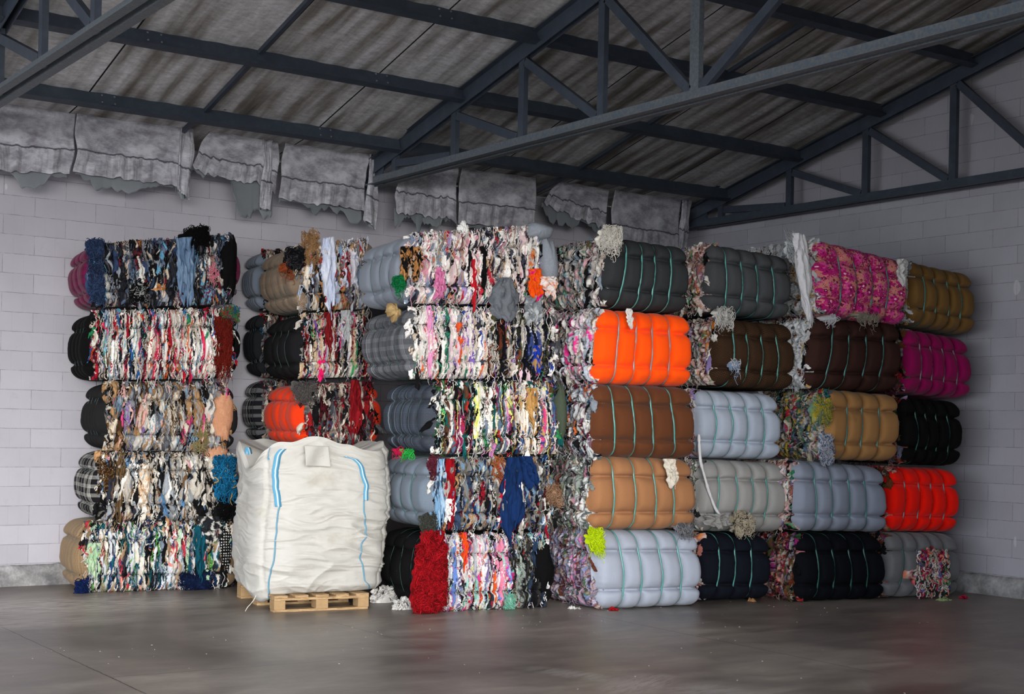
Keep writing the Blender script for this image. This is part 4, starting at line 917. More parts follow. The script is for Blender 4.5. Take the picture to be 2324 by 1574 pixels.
def loop(px0, px1, hpx, w, dep):
    a = on_plane(*px0, PS+NIN*dep, NIN); b = on_plane(*px1, PS+NIN*dep, NIN); t = np.linspace(0, 1, 30)[:, None]
    p = a*(1-t)+b*t+np.array([0, 0, 1.0])*np.sin(t*PI)*hpx/255+NIN*.06*np.sin(t*PI)
    ribbon('lifting_loop', p, (exY*.9+NIN*.43), w, WEB.m, sk, .004)
loop((560,1050), (572,1052), 36, .05, .55)
loop((613,1042), (637,1022), 22, .055, .12)
fp_ = [on_plane(688,1010, PS-NIN*.0, NIN), on_plane(745,1012, PS-NIN*.0, NIN)]
S_, T_ = np.meshgrid(np.linspace(0, 1, 24), np.linspace(0, 1, 20), indexing='ij')
fl = fp_[0]*(1-S_[..., None])+fp_[1]*S_[..., None]; fl = fl+np.array([0, 0, -1.0])*(T_*.175)[..., None]-NIN*(.035+.02*np.sin(S_*5+T_*2)+.03*T_)[..., None]
o = mesh_obj('document_flap', fl.reshape(-1, 3), grid_faces(24, 20), SACK.m, sk, uv=np.stack([S_, T_], -1).reshape(-1, 2)); m = o.modifiers.new('t', 'SOLIDIFY'); m.thickness = .002
THREAD = plain('white_thread', 'cfccc4', .9, .1)
tube_through('loose_thread', [(585,1352),(580,1362),(572,1372),(566,1378),(560,1388)], PS, -.05, .003, THREAD, sk)

# ------------------------------------------------------------------ loose scraps on the floor
def floor_heap(name, px, wpx, hpx, pal_, seed, label, cat, grp=None, n=40):
    P = base_pt(px); w = wpx/255; h = hpx/255
    V = []; Fs = []; C = []; off = 0
    nt, nr = 60, 22; T, R = np.meshgrid(np.linspace(0, 2*PI, nt, endpoint=False), np.linspace(0, 1, nr), indexing='ij')
    k = 1+.25*noise(np.cos(T)*1.7, np.sin(T)*1.7, seed=seed)
    x = R*np.cos(T)*w/2*k; y = R*np.sin(T)*w/2*.7*k
    z = h*(1-R**2.2)*(1+.35*noise(x*9, y*9, seed=seed+1))+.02*(1-R)*noise(x*26, y*26, seed=seed+2)+.012*(1-np.abs(noise(x*40, y*34, seed=seed+4))*2)*(1-R**4)
    P0 = P+x[..., None]*exY+y[..., None]*NIN; P0[..., 2] = np.maximum(z, .002)
    C0 = pick(pal_, _h(np.floor(x/.04+noise(x*18, y*18)).astype(int), np.floor(y/.04+noise(y*16, x*20)).astype(int), np.zeros(x.shape, int), seed))
    V.append(P0.reshape(-1, 3)); Fs.append(grid_faces(nt, nr, True)); C.append(C0.reshape(-1, 3)); off = nt*nr
    if n:
        fc = Face([P-exY*w/2, P+exY*w/2, P+exY*w/2+np.array([0, 0, h]), P-exY*w/2+np.array([0, 0, h])])
        for q in (scraps(fc, n, seed+5, pal_, W=(.02, .05), L=(.03, .1), h0=.02, vr=(.3, 1.0)), strands(fc, n, seed+6, pal_, top=.1, vr=(.2, 1), L=(.03, .1))):
            V.append(q[0]); Fs.append(q[1]+off); C.append(q[2]); off += len(q[0])
    V_ = np.concatenate(V); V_[:, 2] = np.maximum(V_[:, 2], .002)
    o = mesh_obj(name, V_, np.concatenate(Fs), RAG, None, col=np.concatenate(C), origin=P)
    tag(o, label, cat, grp); return o
WG = [('d6d4d0',4),('b7b6b6',2),('e8e6e2',2),('3c3c44',.5)]
floor_heap('rag_heap', (870,1366), 54, 38, WG, 401, 'crumpled white rag heap on the floor just right of the pallet', 'rags', n=50)
floor_heap('rag_heap', (914,1382), 44, 24, WG, 402, 'smaller white rag heap on the floor beside the red yarn bundle', 'rags', n=40)
floor_heap('rag_heap', (512,1330), 26, 18, [('3a3c44',2),('26303a',1)], 403, 'dark grey cloth lump on the floor right of the leftmost stack', 'rags', n=8)
floor_heap('rag_heap', (120,1318), 34, 14, [('b9ac98',2),('d6cbb8',1),('2a3048',.6)], 404, 'beige fluff on the floor left of the leftmost stack', 'rags', n=24)
floor_heap('rag_scrap', (2140,1362), 36, 5, [('9fb380',1)], 405, 'pale green rag scrap on the floor before the torn grey bale', 'rag', n=3)
floor_heap('rag_scrap', (2184,1357), 16, 5, [('b01c3c',1)], 406, 'crimson rag scrap on the floor by the right wall', 'rag', n=2)
floor_heap('rag_scrap', (1388,1384), 20, 5, [('b0141c',1)], 407, 'small red rag scrap on the floor in front of the pale blue-grey bale', 'rag', n=3)
floor_heap('rag_scrap', (1300,1381), 26, 4, [('e2e0dc',1)], 408, 'narrow white rag scrap on the floor left of the pale blue-grey bale', 'rag', n=2)
floor_heap('rag_scrap', (1702,1364), 16, 6, [('9a6a44',1),('b88a60',1)], 409, 'small tan rag scrap on the floor beside the midnight navy bale', 'rag', n=3)
g = np.random.default_rng(5); lb = MB()
for i in range(260):
    u = g.random(); p = np.array([g.uniform(-10.5, -.5), 0, 0]); p[1] = g.uniform(-10.5, -4.6) if g.random() < .45 else -4.3-abs(g.normal())*.5
    if p[1] > -3.4-.16*(p[0]+5): continue
    s_ = g.uniform(.002, .006); a = g.uniform(0, PI); Rr_ = np.array([[math.cos(a), -math.sin(a), 0], [math.sin(a), math.cos(a), 0], [0, 0, 1]])
    lb.box((p[0], p[1], s_*.3), (s_*g.uniform(1, 3), s_, s_*.6), Rr_)
tag(lb.build('lint', plain('lint_white', '9a948a', .9, .1), smooth=False), 'tiny pale lint flecks scattered over the concrete floor', 'lint', kind='stuff')

# ------------------------------------------------------------------ the shed
XL_, YF = -26.0, -11.9
WY = -.3                      # plane of the long left-hand wall
SL = .262; RIDGE_Y = -5.95
def roof_z(y):
    if y > -1.2: return 4.63-.12*(y+1.2)
    return 4.68+SL*(-1.39-y) if y >= RIDGE_Y else 4.68+SL*(-1.39-RIDGE_Y)-SL*(RIDGE_Y-y)
CONC = NT('block_wall_paint'); _P = CONC.geo(); _sx = CONC.n('ShaderNodeSeparateXYZ'); CONC.l(_P, _sx.inputs[0])
_cx = CONC.n('ShaderNodeCombineXYZ'); CONC.l(CONC.math('ADD', _sx.outputs[0], _sx.outputs[1]), _cx.inputs[0]); CONC.l(CONC.math('SUBTRACT', _sx.outputs[2], .215), _cx.inputs[1])
_wob = CONC.noise(_P, 7, 2); _cv = CONC.n('ShaderNodeCombineXYZ'); CONC.l(CONC.math('MULTIPLY', _wob, .004), _cv.inputs[1])
_bv = CONC.vmath('ADD', _cx.outputs[0], _cv.outputs[0])
def bricks(w, ms):
    b = CONC.n('ShaderNodeTexBrick'); CONC.l(_bv, b.inputs[0]); b.offset = .5
    CONC.set(b, 'Scale', 1.0); CONC.set(b, 'Brick Width', w); CONC.set(b, 'Row Height', .1875); CONC.set(b, 'Mortar Size', ms); CONC.set(b, 'Mortar Smooth', .1)
    CONC.set(b, 'Color1', (1.0, 1.0, 1.0)); CONC.set(b, 'Color2', (.90, .90, .90)); CONC.set(b, 'Mortar', (.0, .0, .0)); return b
_b = bricks(.60, .0022); _b2 = bricks(.20, .0015)
_n1 = CONC.noise(_P, 1.2, 5, .6); _n2 = CONC.noise(_P, 9, 5, .7); _n3 = CONC.noise(_P, 26, 3, .6)
_c0 = CONC.mix(_n1, srgb('9c9aa2'), srgb('b4b2ba'))
_c0 = CONC.mix(1.0, _c0, _b.outputs['Color'], 'MULTIPLY')
_c0 = CONC.mix(CONC.math('MULTIPLY', CONC.math('MULTIPLY', _b.outputs['Fac'], CONC.math('MULTIPLY', CONC.math('SUBTRACT', _n2, .35, clamp=True), 5, clamp=True)), .6), CONC.mix(CONC.math('SUBTRACT', 1.0, _b.outputs['Fac']), srgb('a2a0a4'), _c0), srgb('3a383c'))
_c0 = CONC.mix(CONC.math('MULTIPLY', _b2.outputs['Fac'], CONC.math('MULTIPLY', _n2, .22)), _c0, srgb('55535a'))
_c0 = CONC.mix(CONC.math('MULTIPLY', CONC.math('SUBTRACT', _n2, .6, clamp=True), 1.3), _c0, srgb('8f8b88'))
_c0 = CONC.mix(CONC.math('MULTIPLY', CONC.math('GREATER_THAN', _n3, .77), .6), _c0, srgb('4a4644'))
_c0 = CONC.mix(CONC.math('MULTIPLY', CONC.math('GREATER_THAN', CONC.noise(CONC.scale(_P, (1, 1, .5), (0, 0, 0), (5, 5, 2)), 3.2, 2, .5), .73), .35), _c0, srgb('dedcde'))
CONC.base(_c0, .92, .15); CONC.bump(CONC.math('SUBTRACT', CONC.math('MULTIPLY', _n2, .25), _b.outputs['Fac']), .35, .006)
WALL = CONC.m
PL_ = NT('plinth_concrete'); _P = PL_.geo(); _n = PL_.noise(_P, 4, 6, .7)
PL_.base(PL_.ramp(_n, [(.35, srgb('5f5f60')), (.52, srgb('8b8a8a')), (.7, srgb('b6b5b6'))]), .9, .2); PL_.bump(PL_.noise(_P, 22, 5, .7), .5, .02)
def struct(o): o['kind'] = 'structure'; return o
w = MB(); yy = [0.0, 0.0]
w.box((XL_/2+.1, WY+.1, 2.22), (-XL_+.4, .2, 4.44)); struct(w.build('wall_left', WALL))
me = MB(); pts = [(0.0, 0), (YF, 0), (YF, roof_z(YF)), (RIDGE_Y, roof_z(RIDGE_Y)), (0.0, roof_z(0.0))]
b0 = [(0.0, y, z) for y, z in pts]; b1 = [(.2, y, z) for y, z in pts]
me.v = [np.array(p) for p in b0+b1]; n5 = 5
me.f = [tuple(range(5)), tuple(range(9, 4, -1))]+[(i, i+5, (i+1) % 5+5, (i+1) % 5) for i in range(5)]
struct(me.build('wall_right', WALL))
# plinths with a rough top edge
def plinth(name, A, B, out, h=.19):
    A = np.array(A, float); B = np.array(B, float); L_ = np.linalg.norm(B-A); d = (B-A)/L_; out = np.array(out, float); n = int(L_/.05)
    t = np.linspace(0, L_, n); prof_ = [(0.0, h+.012), (.02, h+.012), (.035, h-.01), (.05, h*.75), (.05, 0)]
    V_ = np.zeros((len(prof_), n, 3))
    for i, (o_, z_) in enumerate(prof_):
        V_[i] = A+d*t[:, None]+out*(o_+.006*noise(t*6, t*0+i*3, seed=i)*(i > 0))[:, None]
        V_[i, :, 2] = z_ + (.012*noise(t*9, t*0, seed=8) if 0 < i < 4 else 0)
    return struct(mesh_obj(name, V_.reshape(-1, 3), grid_faces(len(prof_), n), PL_.m))
plinth('baseboard_left', (XL_, WY, 0), (0, WY, 0), (0, -1, 0)); plinth('baseboard_right', (0, WY, 0), (0, YF, 0), (-1, 0, 0))

# floor
FL = NT('power_trowelled_concrete'); _P = FL.geo(); _s = FL.n('ShaderNodeSeparateXYZ'); FL.l(_P, _s.inputs[0])
_n1 = FL.noise(_P, .55, 5, .6, .5); _n2 = FL.noise(FL.scale(_P, (.6, 1.5, 1), (0, 0, .61)), 2.6, 7, .7, .5); _n3 = FL.noise(_P, 40, 4, .7)
_f = FL.math('ADD', FL.math('MULTIPLY', _n1, .55), FL.math('MULTIPLY', _n2, .45))
_c0 = FL.ramp(_f, [(.34, srgb('504a45')), (.45, srgb('756c65')), (.54, srgb('8f867d')), (.64, srgb('aaa197'))])
_c0 = FL.mix(FL.math('MULTIPLY', _n3, .16), _c0, srgb('3f3b39'))
_c0 = FL.mix(FL.math('MULTIPLY', FL.math('GREATER_THAN', FL.noise(_P, 70, 1), .80), .5), _c0, srgb('aaa59f'))
def line_mask(pa, pb, wd, amp=.02):
    A = base_pt(pa)[:2]; B = base_pt(pb)[:2]; d = B-A; L_ = np.linalg.norm(d); d /= L_; nrm = np.array([-d[1], d[0]])
    dist = FL.math('SUBTRACT', FL.math('ADD', FL.math('MULTIPLY', _s.outputs[0], float(nrm[0])), FL.math('MULTIPLY', _s.outputs[1], float(nrm[1]))), float(np.dot(nrm, A)))
    dist = FL.math('ADD', dist, FL.math('MULTIPLY', FL.math('SUBTRACT', FL.noise(_P, 5, 4, .7), .5), amp))
    al = FL.math('SUBTRACT', FL.math('ADD', FL.math('MULTIPLY', _s.outputs[0], float(d[0])), FL.math('MULTIPLY', _s.outputs[1], float(d[1]))), float(np.dot(d, A)))
    on = FL.math('MULTIPLY', FL.math('GREATER_THAN', al, -.0), FL.math('LESS_THAN', al, float(L_)))
    return FL.math('MULTIPLY', FL.math('LESS_THAN', FL.math('ABSOLUTE', dist), wd), on)
_j = None
for pa, pb, wd in (((0,1420),(330,1573),.006), ((250,1536),(1200,1465),.005), ((760,1412),(1010,1480),.003), ((1200,1465),(1560,1440),.003), ((1330,1392),(2010,1530),.005), ((1560,1440),(2110,1412),.004)):
    m_ = line_mask(pa, pb, wd, .03); _j = m_ if _j is None else FL.math('MAXIMUM', _j, m_)
_c0 = FL.mix(FL.math('MULTIPLY', _j, FL.math('ADD', FL.math('MULTIPLY', _n3, .9), .4, clamp=True)), _c0, srgb('262322'))
# pale chalky scuffs
def scuff(px, wx, wy, ang, colr, amt, freq):
    C_ = base_pt(px)
    v = FL.scale(FL.vmath('SUBTRACT', _P, tuple(float(q) for q in C_)), (1, 1, 1), (0, 0, -ang)); s2 = FL.n('ShaderNodeSeparateXYZ'); FL.l(v, s2.inputs[0])
    r_ = FL.math('ADD', FL.math('POWER', FL.math('DIVIDE', FL.math('ABSOLUTE', s2.outputs[0]), wx), 2.5), FL.math('POWER', FL.math('DIVIDE', FL.math('ABSOLUTE', s2.outputs[1]), wy), 2.0))
    m_ = FL.math('SUBTRACT', 1.0, r_, clamp=True)
    st_ = FL.noise(FL.scale(v, (1.2, freq, 1)), 3, 4, .7, .6)
    return FL.math('MULTIPLY', FL.math('MULTIPLY', m_, FL.math('MULTIPLY', FL.math('SUBTRACT', st_, .40, clamp=True), 7, clamp=True)), amt), colr
for a_ in (((170,1372), 1.5, .75, -.1, srgb('c9c2b8'), 1.0, 9), ((60,1412), 1.0, .45, -.1, srgb('b9b2a8'), .8, 9), ((1305,1530), .16, .45, .3, srgb('a8a4a2'), .6, 7), ((1450,1552), .5, .22, .5, srgb('b0acaa'), .6, 8), ((1600,1566), .3, .3, 0, srgb('a8a4a2'), .6, 4), ((1395,1428), .4, .07, .3, srgb('a09c9a'), .6, 6), ((1960,1555), .3, .05, .9, srgb('908c8a'), .5, 6)):
    m_, cc = scuff(*a_); _c0 = FL.mix(m_, _c0, cc)
FL.base(_c0, .5, .45)
FL.set(FL.b, 'Roughness', FL.math('ADD', FL.math('MULTIPLY', _n2, .35), .22))
FL.bump(FL.math('SUBTRACT', FL.math('ADD', FL.math('MULTIPLY', _n2, .6), FL.math('MULTIPLY', _n3, .08)), FL.math('MULTIPLY', _j, .5)), .12, .01)
fl_ = MB(); fl_.v = [np.array(p, float) for p in ((XL_-6, -32, 0), (.2, -32, 0), (.2, .2, 0), (XL_-6, .2, 0))]; fl_.f = [(0, 1, 2, 3)]
struct(fl_.build('floor', FL.m))
YARD = plain('yard_bounce_concrete', 'a8a49c', .9, .2, ns=.8, var=.2)  # unseen yard, made paler than the floor to bounce light indoors
fl_ = MB().box((-12, -32, -.01), (80, 38, .024)); struct(fl_.build('floor', YARD))
fw = MB().box((-3.4, YF-.1, 2.05), (7.2, .2, 4.1)); struct(fw.build('wall_light_blocker', WALL))  # added out of view to keep daylight off the right wall and ceiling

# roof sheets: shallow ribs running down the slope
RF = NT('dirty_insulated_roof'); _P = RF.geo(); _s = RF.n('ShaderNodeSeparateXYZ'); RF.l(_P, _s.inputs[0])
_st = RF.noise(RF.scale(_P, (7.5, .9, .9)), 1.0, 3, .55, .1); _st2 = RF.noise(RF.scale(_P, (2.2, .3, .3), (0, 0, 0), (7, 3, 1)), 1.0, 3, .55); _nb = RF.noise(RF.scale(_P, (1, 2.2, 1)), 11, 5, .75)
_pan = RF.n('ShaderNodeTexWhiteNoise', noise_dimensions='1D'); RF.l(RF.math('FLOOR', RF.math('DIVIDE', _s.outputs[0], 1.18)), _pan.inputs['W'])
_f = RF.math('ADD', RF.math('MULTIPLY', _st, .6), RF.math('MULTIPLY', _st2, .5))
_str = RF.math('SINE', RF.math('ADD', RF.math('MULTIPLY', _s.outputs[0], 26.0), RF.math('MULTIPLY', RF.noise(RF.scale(_P, (.8, .25, .25)), 1.0, 2), 9.0)))
_f = RF.math('ADD', _f, RF.math('MULTIPLY', RF.math('MULTIPLY', _str, RF.noise(RF.scale(_P, (2, .7, .7)), 1.0, 2)), .085))
_f = RF.math('ADD', _f, RF.math('MULTIPLY', RF.math('SUBTRACT', _pan.outputs[0], .5), .16))
_c0 = RF.ramp(_f, [(.34, srgb('5c5753')), (.45, srgb('928e8b')), (.55, srgb('bdbcbe')), (.66, srgb('dadade'))])
_c0 = RF.mix(RF.math('MULTIPLY', RF.math('SUBTRACT', _nb, .38, clamp=True), 1.5), _c0, srgb('5d5752'))
_jn = RF.math('LESS_THAN', RF.math('FRACT', RF.math('DIVIDE', _s.outputs[0], 1.18)), .014)
_c0 = RF.mix(_jn, _c0, srgb('1a1918'))
RF.base(_c0, .85, .2); RF.bump(RF.math('ADD', _nb, RF.math('MULTIPLY', _st, 1.5)), .3, .02)
def roof(name, y0, y1):
    xs = np.linspace(XL_, .2, 1300); ysr = np.linspace(y0, y1, 40)
    Xg, Yg = np.meshgrid(xs, ysr, indexing='ij')
    fr = (Xg/.295) % 1; rib = (.5-.5*np.cos(fr*2*PI))*.006 + .022*np.exp(-((((Xg/1.18) % 1)-.5)/.015)**2)*0
    zz_ = np.vectorize(roof_z)(ysr)[None, :]+rib+.004*noise(Xg*3, Yg*2, seed=2)+.006*noise(Xg*.8, Yg*1.2, seed=6)
    low = mesh_obj(name, np.stack([Xg, Yg, zz_], -1).reshape(-1, 3), grid_faces(1300, 40), RF.m)
    m = low.modifiers.new('thick', 'SOLIDIFY'); m.thickness = .05; m.offset = -1 if y0 < y1 else 1
    return struct(low)
roof('ceiling', RIDGE_Y, WY+.2); roof('ceiling', YF-.6, RIDGE_Y)

# ------------------------------------------------------------------ steel
ST = NT('blue_grey_steel'); _P = ST.geo(); _n = ST.noise(_P, 9, 5, .65)
ST.base(ST.mix(ST.math('MULTIPLY', ST.math('SUBTRACT', _n, .45, clamp=True), 2.2, clamp=True), srgb('363e4a'), srgb('48515d')), .5, .4); ST.bump(_n, .15, .01)
ST2 = NT('blue_grey_steel_dusty'); _P = ST2.geo(); _n = ST2.noise(_P, 38, 5, .7)
ST2.base(ST2.mix(ST2.math('MULTIPLY', ST2.math('SUBTRACT', _n, .42, clamp=True), 3, clamp=True), srgb('4f5964'), srgb('6f6f6b')), .55, .35)
ST = ST.m; ST2 = ST2.m
BOLT = plain('zinc_bolt', '9aa2aa', .4, .5, .8)
ZC = 4.27
PURL_Y = [-.33, -1.39, -2.59, -3.81, -5.0]
PURL_Y = [-1.39, -2.59, -3.81, -5.0]
POSTS = [-1.26, -2.42, -3.58, -4.76, -5.95]
def Ltruss(x, label, idx):
    ST2 = ST if idx == 0 else globals()['ST2']  # right-wall truss in darker steel only, its dimmer light put into the colour
    t = empty('roof_truss', (x, RIDGE_Y, ZC)); tag(t, label, 'roof truss', 'roof trusses')
    def chord(name, y0, z0, y1, z1, h, w, mat):
        d = np.array([0, y1-y0, z1-z0]); d /= np.linalg.norm(d); up = np.cross((1.0, 0, 0), d); up = up if up[2] > 0 else -up
        m = MB()
        for s_ in (-1, 1):
            g_ = .028; prof_ = [(s_*g_, 0), (s_*(g_+w), 0), (s_*(g_+w), .008), (s_*(g_+.008), .008), (s_*(g_+.008), h), (s_*g_, h)]
            if name == 'top_chord': prof_ = [(a, h-b) for a, b in prof_]
            if (s_ < 0) ^ (name == 'top_chord'): prof_ = prof_[::-1]
            m.prism(prof_, (x, y0, z0), (x, y1, z1), (1, 0, 0), up)
        return m.build(name, mat, t)
    zr = roof_z
    chord('bottom_chord', -.74, ZC-.05, 2*RIDGE_Y+.74, ZC-.05, .095, .075, ST2)
    for a, b in ((-.62, RIDGE_Y), (2*RIDGE_Y+.62, RIDGE_Y)):
        za = zr(a)-.27; zb = zr(b)-.27
        chord('top_chord', a, za, b, zb, .15, .065, ST)
    ps = POSTS+[-9.0, -10.5]
    for p in ps:
        wide = p == RIDGE_Y
        MB().box((x, p, (ZC-.02+zr(p)-.16)/2), (.05, .105 if wide else .085, zr(p)-.16-ZC+.02)).build('post', ST2 if wide else ST, t)
    far = [(-7.45, -6.02), (-7.55, -8.95), (-9.05, -10.45)]
    for k, (a, b) in enumerate(list(zip(POSTS[:-1], POSTS[1:]))+far):
        ya, yb = (a-.05, b+.06) if k < 4 else (a, b); za, zb = zr(a)-.25, ZC+.05
        d = np.array([0, yb-ya, zb-za]); d /= np.linalg.norm(d); up = np.cross((1.0, 0, 0), d)
        m = MB(); m.prism([(-.025, -.04), (.025, -.04), (.025, .04), (-.025, .04)], (x, ya, za), (x, yb, zb), (1, 0, 0), up)
        m.build('brace', ST, t)
    m = MB(); m.v = [np.array(q, float) for q in ((x-.006, -.60, ZC-.06), (x+.006, -.60, ZC-.06), (x+.006, -1.0, ZC-.06), (x-.006, -1.0, ZC-.06), (x-.006, -.60, ZC+.12), (x+.006, -.60, ZC+.12), (x+.006, -1.0, ZC+.2), (x-.006, -1.0, ZC+.2))]
    m.f = [(0,3,2,1),(4,5,6,7),(0,1,5,4),(1,2,6,5),(2,3,7,6),(3,0,4,7)]; m.build('heel_plate', ST, t)
    return t
TX = [-.22, -4.92, -9.33, -13.9]
Ltruss(TX[0], 'blue-grey steel roof truss standing close against the right wall', 0)
Ltruss(TX[1], 'blue-grey steel roof truss crossing the middle of the picture', 1)
Ltruss(TX[2], 'blue-grey steel roof truss cut off at the upper left corner', 2)
NM = ['lowest of four', 'second lowest', 'second highest', 'highest']
BAY = ['right of the middle truss', 'left of the middle truss', 'beyond the leftmost truss']
th = math.atan(SL)
for bi in range(3):
    xa, xb = TX[bi], TX[bi+1]
    for k, y in enumerate(PURL_Y):
        if bi == 2 and k == 0: continue
        zt = roof_z(y)-.03
        p = empty('purlin', ((xa+xb)/2, y, zt-.16)); tag(p, 'dark steel beam under the roof, %s, %s' % (NM[k], BAY[bi]), 'purlin', 'purlins')
        c = (0, math.cos(th)*-1, math.sin(th)); up = (0, math.sin(th), math.cos(th))
        prof_ = [(-.045,-.16),(.045,-.16),(.045,-.15),(.005,-.15),(.005,-.01),(.045,-.01),(.045,0),(-.045,0),(-.045,-.01),(-.005,-.01),(-.005,-.15),(-.045,-.15)]
        MB().prism(prof_, (xb+.045, y, zt), (xa-.045, y, zt), c, up).build('beam', ST, p)
        cN = np.array(c)
        for xs_ in ([on_axis(q_[0], q_[1], 1, y-.05)[0] for q_ in {0: [(247, 240), (740, 320)], 1: [(352, 105), (868, 195)], 2: [(1013, 45)], 3: []}[k]] if bi == 1 else []):
            pl = MB().box(np.array((xs_, y, zt-.08))-np.array(up)*0+cN*.008, (.20, .006, .12), np.array([[1,0,0],[0,math.cos(th),-math.sin(th)],[0,math.sin(th),math.cos(th)]]).T).build('splice_plate', ST, p)
            for dx in (-.06, .06):
                for dz in (-.035, .035):
                    q = np.array((xs_+dx, y, zt))+np.array(up)*(-.08+dz)+cN*.010; MB().cyl(q, q+cN*.010, .009, 8).build('bolt', BOLT, pl)
    if bi == 2: continue
    # sag bar between the purlins, mid-bay
    xm = (xa+xb)/2
    for k in range(len(PURL_Y)-1):
        y0, y1 = PURL_Y[k]-.01, PURL_Y[k+1]+.01
        s = MB().prism([(-.02, -.09), (.02, -.09), (.02, -.082), (-.012, -.082), (-.012, -.05), (-.02, -.05)], (xm, y0, roof_z(y0)), (xm, y1, roof_z(y1)), (1, 0, 0), (0, math.sin(th), math.cos(th))).build('sag_bar', ST, origin=(xm, (y0+y1)/2, roof_z((y0+y1)/2)-.09))
        tag(s, 'thin steel bar joining the %s and %s roof beams, %s' % (['lowest', 'second', 'third'][k], ['second', 'third', 'fourth'][k], BAY[bi]), 'steel bar', 'sag bars')
    s = MB().prism([(-.02, -.09), (.02, -.09), (.02, -.082), (-.012, -.082), (-.012, -.05), (-.02, -.05)], (xm, WY-.01, roof_z(WY)-.05), (xm, PURL_Y[0]+.03, roof_z(PURL_Y[0])), (1, 0, 0), (0, math.sin(th), math.cos(th))).build('sag_bar', ST, origin=(xm, -.8, roof_z(-.8)-.09))
    tag(s, 'thin steel bar from the lowest roof beam to the wall, %s' % BAY[bi], 'steel bar', 'sag bars')

# ------------------------------------------------------------------ insulation blankets hanging down along the left wall
BL = NT('insulation_blanket'); _u3 = BL.coord('UV'); _n = BL.noise(_u3, 3.2, 6, .65); _n2 = BL.noise(BL.scale(_u3, (1, 1, 1)), 14, 5, .75)
_s = BL.n('ShaderNodeSeparateXYZ'); BL.l(_u3, _s.inputs[0])
_c0 = BL.ramp(BL.math('ADD', BL.math('MULTIPLY', _n, .7), BL.math('MULTIPLY', _n2, .3)), [(.30, srgb('55525a')), (.44, srgb('908f97')), (.58, srgb('bdbec6'))])
_fold_shade = BL.math('LESS_THAN', BL.math('ABSOLUTE', BL.math('ADD', BL.math('SUBTRACT', _s.outputs[1], .62), BL.math('MULTIPLY', BL.math('SUBTRACT', _n2, .5), .03))), .008)  # shade along the fold, painted as a dark line
_c0 = BL.mix(BL.math('MULTIPLY', _fold_shade, .8), _c0, srgb('2a2630'))
_vst = BL.noise(BL.scale(_u3, (11, .9, 1)), 1.0, 4, .6)
_c0 = BL.mix(BL.math('MULTIPLY', BL.math('MULTIPLY', BL.math('GREATER_THAN', _s.outputs[1], .63), BL.math('SUBTRACT', _vst, .48, clamp=True)), 3.5, clamp=True), _c0, srgb('3c3838'))
_rb = BL.math('SINE', BL.math('MULTIPLY', _s.outputs[1], 330.0))
BL.base(_c0, .9, .2); BL.bump(BL.math('ADD', BL.math('MULTIPLY', _rb, .25), _n2), .4, .01)
FO = plain('foil_backing', '767c81', .6, .3, ns=6, var=.3, bump=.2)
ZTOP = 4.6
def blanket(px0, px1, yb0, yb1, label, seed, dy=.12, twist=0, torn=.03, foil=.10):
    """px0, px1: left and right edges at the bottom; yb: heights of the bottom hem, all on the plane just before the wall"""
    dy = dy*.35+.42-WY; a = on_axis(px0, yb0, 1, -dy); b = on_axis(px1, yb1, 1, -dy)
    nu_, nv_ = 90, 70; U, V = np.meshgrid(np.linspace(0, 1, nu_), np.linspace(0, 1, nv_), indexing='ij')
    zb = a[2]*(1-U)+b[2]*U; W_ = b[0]-a[0]
    zt = roof_z(-.78)-.02
    top = np.stack([a[0]+U*W_, 0*U-.95, 0*U+zt], -1)
    hem = torn*(.5*noise(U*5+seed, U*0, seed=seed)+.5*noise(U*26, U*0, seed=seed+1))
    X_ = a[0]+U*W_+twist*W_*V*(1-U)*.9+.02*noise(V*3, U*3, seed=seed)
    Z_ = zt+(zb+hem-zt)*V
    Y_ = -.06*(1-V)-dy-.010*np.sin(U*PI*2+seed)*V-.022*noise(U*3, V*2, seed=seed+2)-.008*noise(U*10, V*7, seed=seed+3)-.05*np.exp(-((V-.62)/.015)**2)*.25-.05*np.clip(V-.62, 0, 1)*0
    Y_ = np.minimum(Y_, WY-.03)
    root = empty('insulation_blanket', ((a[0]+b[0])/2, -dy, (zt+a[2])/2)); tag(root, label, 'insulation blanket', 'insulation blankets hanging over the left wall')
    o = mesh_obj('blanket', np.stack([X_, Y_, Z_], -1).reshape(-1, 3), grid_faces(nu_, nv_), BL.m, root, uv=np.stack([U*abs(W_), V], -1).reshape(-1, 2))
    m = o.modifiers.new('thick', 'SOLIDIFY'); m.thickness = .02; m.offset = 0
    # foil backing showing below the hem
    nu2, nv2 = 80, 10; U, V = np.meshgrid(np.linspace(.02, .98, nu2), np.linspace(0, 1, nv2), indexing='ij')
    drop = .8*foil*np.clip(.35+1.1*noise(U*4.5+seed, U*0, seed=seed+5)+1.2*(np.abs(noise(U*9+seed, U*0, seed=seed+6))-.3)+.3*noise(U*30, U*0, seed=seed+7), .02, 2)
    zb = a[2]*(1-U)+b[2]*U
    X2 = a[0]+U*W_+twist*W_*(1-U)*.9; Z2_ = zb+.05-(drop+.05)*V
    Y2 = -dy+.045-.02*np.sin(U*9+seed)*V; Y2 = np.minimum(Y2, WY-.012)
    o = mesh_obj('foil_backing', np.stack([X2, Y2, Z2_], -1).reshape(-1, 3), grid_faces(nu2, nv2), FO, root); m = o.modifiers.new('thick', 'SOLIDIFY'); m.thickness = .004
    return root
blanket(-150, 163, 372, 398, 'grey insulation blanket hanging at the far left edge above the wall', 1)
blanket(168, 404, 392, 424, 'pale insulation blanket hanging second from the left', 2)
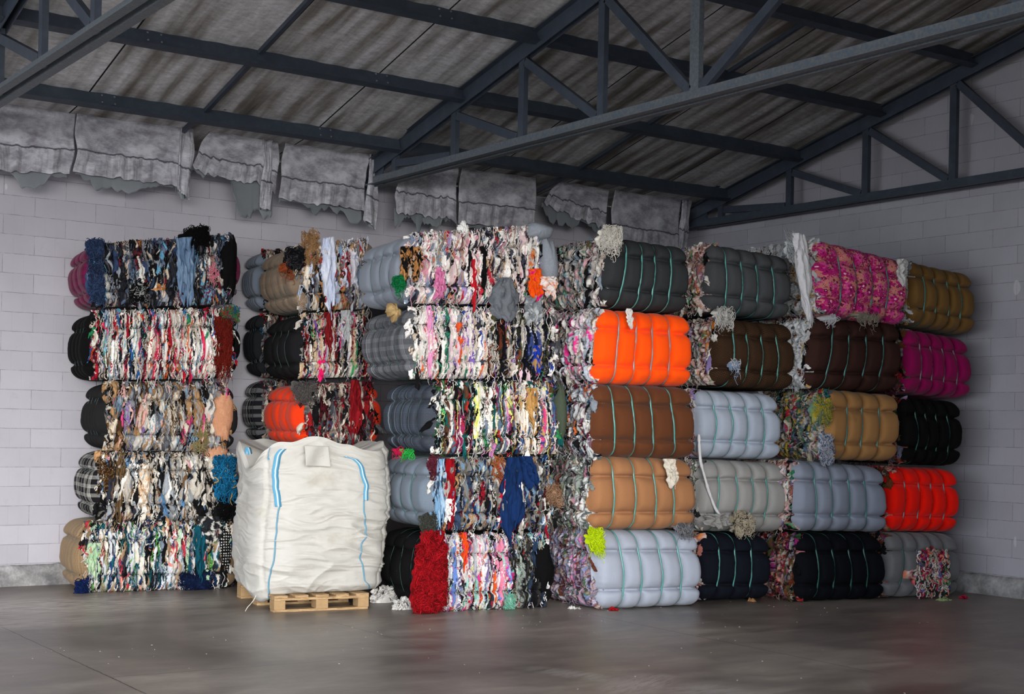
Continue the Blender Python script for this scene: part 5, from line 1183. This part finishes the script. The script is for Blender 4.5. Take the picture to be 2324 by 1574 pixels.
blanket(402, 430, 430, 452, 'narrow rolled insulation strip beside the second blanket from the left', 3, dy=.2, foil=.06, torn=.01)
blanket(470, 626, 384, 432, 'dark crumpled insulation blanket sagging sideways, third from the left', 4, twist=-.25, dy=.2, torn=.05, foil=.22)
blanket(590, 612, 470, 478, 'narrow torn strip hanging at the right of the sagging blanket', 14, dy=.22, foil=.02, torn=.01)
blanket(634, 828, 452, 476, 'pale insulation blanket hanging just left of the middle truss', 5)
blanket(828, 853, 500, 520, 'narrow fold of insulation right next to the heel of the middle truss', 6, dy=.2, torn=.01, foil=.02)
blanket(896, 1030, 478, 500, 'crumpled insulation blanket just right of the heel of the middle truss', 7, dy=.2, torn=.05, foil=.16)
blanket(1036, 1206, 508, 520, 'smooth dark insulation blanket above the tallest rag stack', 8, dy=.18, foil=.05)
blanket(1262, 1372, 470, 520, 'torn insulation blanket with a ragged black edge above the charcoal bale', 9, twist=-.3, dy=.2, torn=.06, foil=.1)
blanket(1384, 1534, 560, 580, 'dark insulation blanket hanging near the corner of the shed', 10, dy=.18)
blanket(1538, 1556, 560, 575, 'narrow dark insulation strip right in the corner of the shed', 11, dy=.18)

# ------------------------------------------------------------------ light: the shed is open towards the yard
wd = bpy.data.worlds.new('World'); SC.world = wd; wd.use_nodes = True; nt = wd.node_tree; nt.nodes.clear()
bg = nt.nodes.new('ShaderNodeBackground'); wo = nt.nodes.new('ShaderNodeOutputWorld'); nt.links.new(bg.outputs[0], wo.inputs[0])
bg.inputs[0].default_value = (.88, .93, 1.0, 1); bg.inputs[1].default_value = 4.8
sun = bpy.data.lights.new('sun', 'SUN'); sun.energy = 3.0; sun.angle = math.radians(24); sun.color = (1, .95, .89)
so = bpy.data.objects.new('sun', sun); COL.objects.link(so); so.location = (-18, -30, 6)
sd = Vector((.42, .90, -.06)).normalized(); so.rotation_euler = sd.to_track_quat('-Z', 'Y').to_euler()
SC.view_settings.view_transform = 'Standard'; SC.view_settings.look = 'None'; SC.view_settings.gamma = 1.0; SC.view_settings.use_curve_mapping = False
SC.view_settings.exposure = 0.45
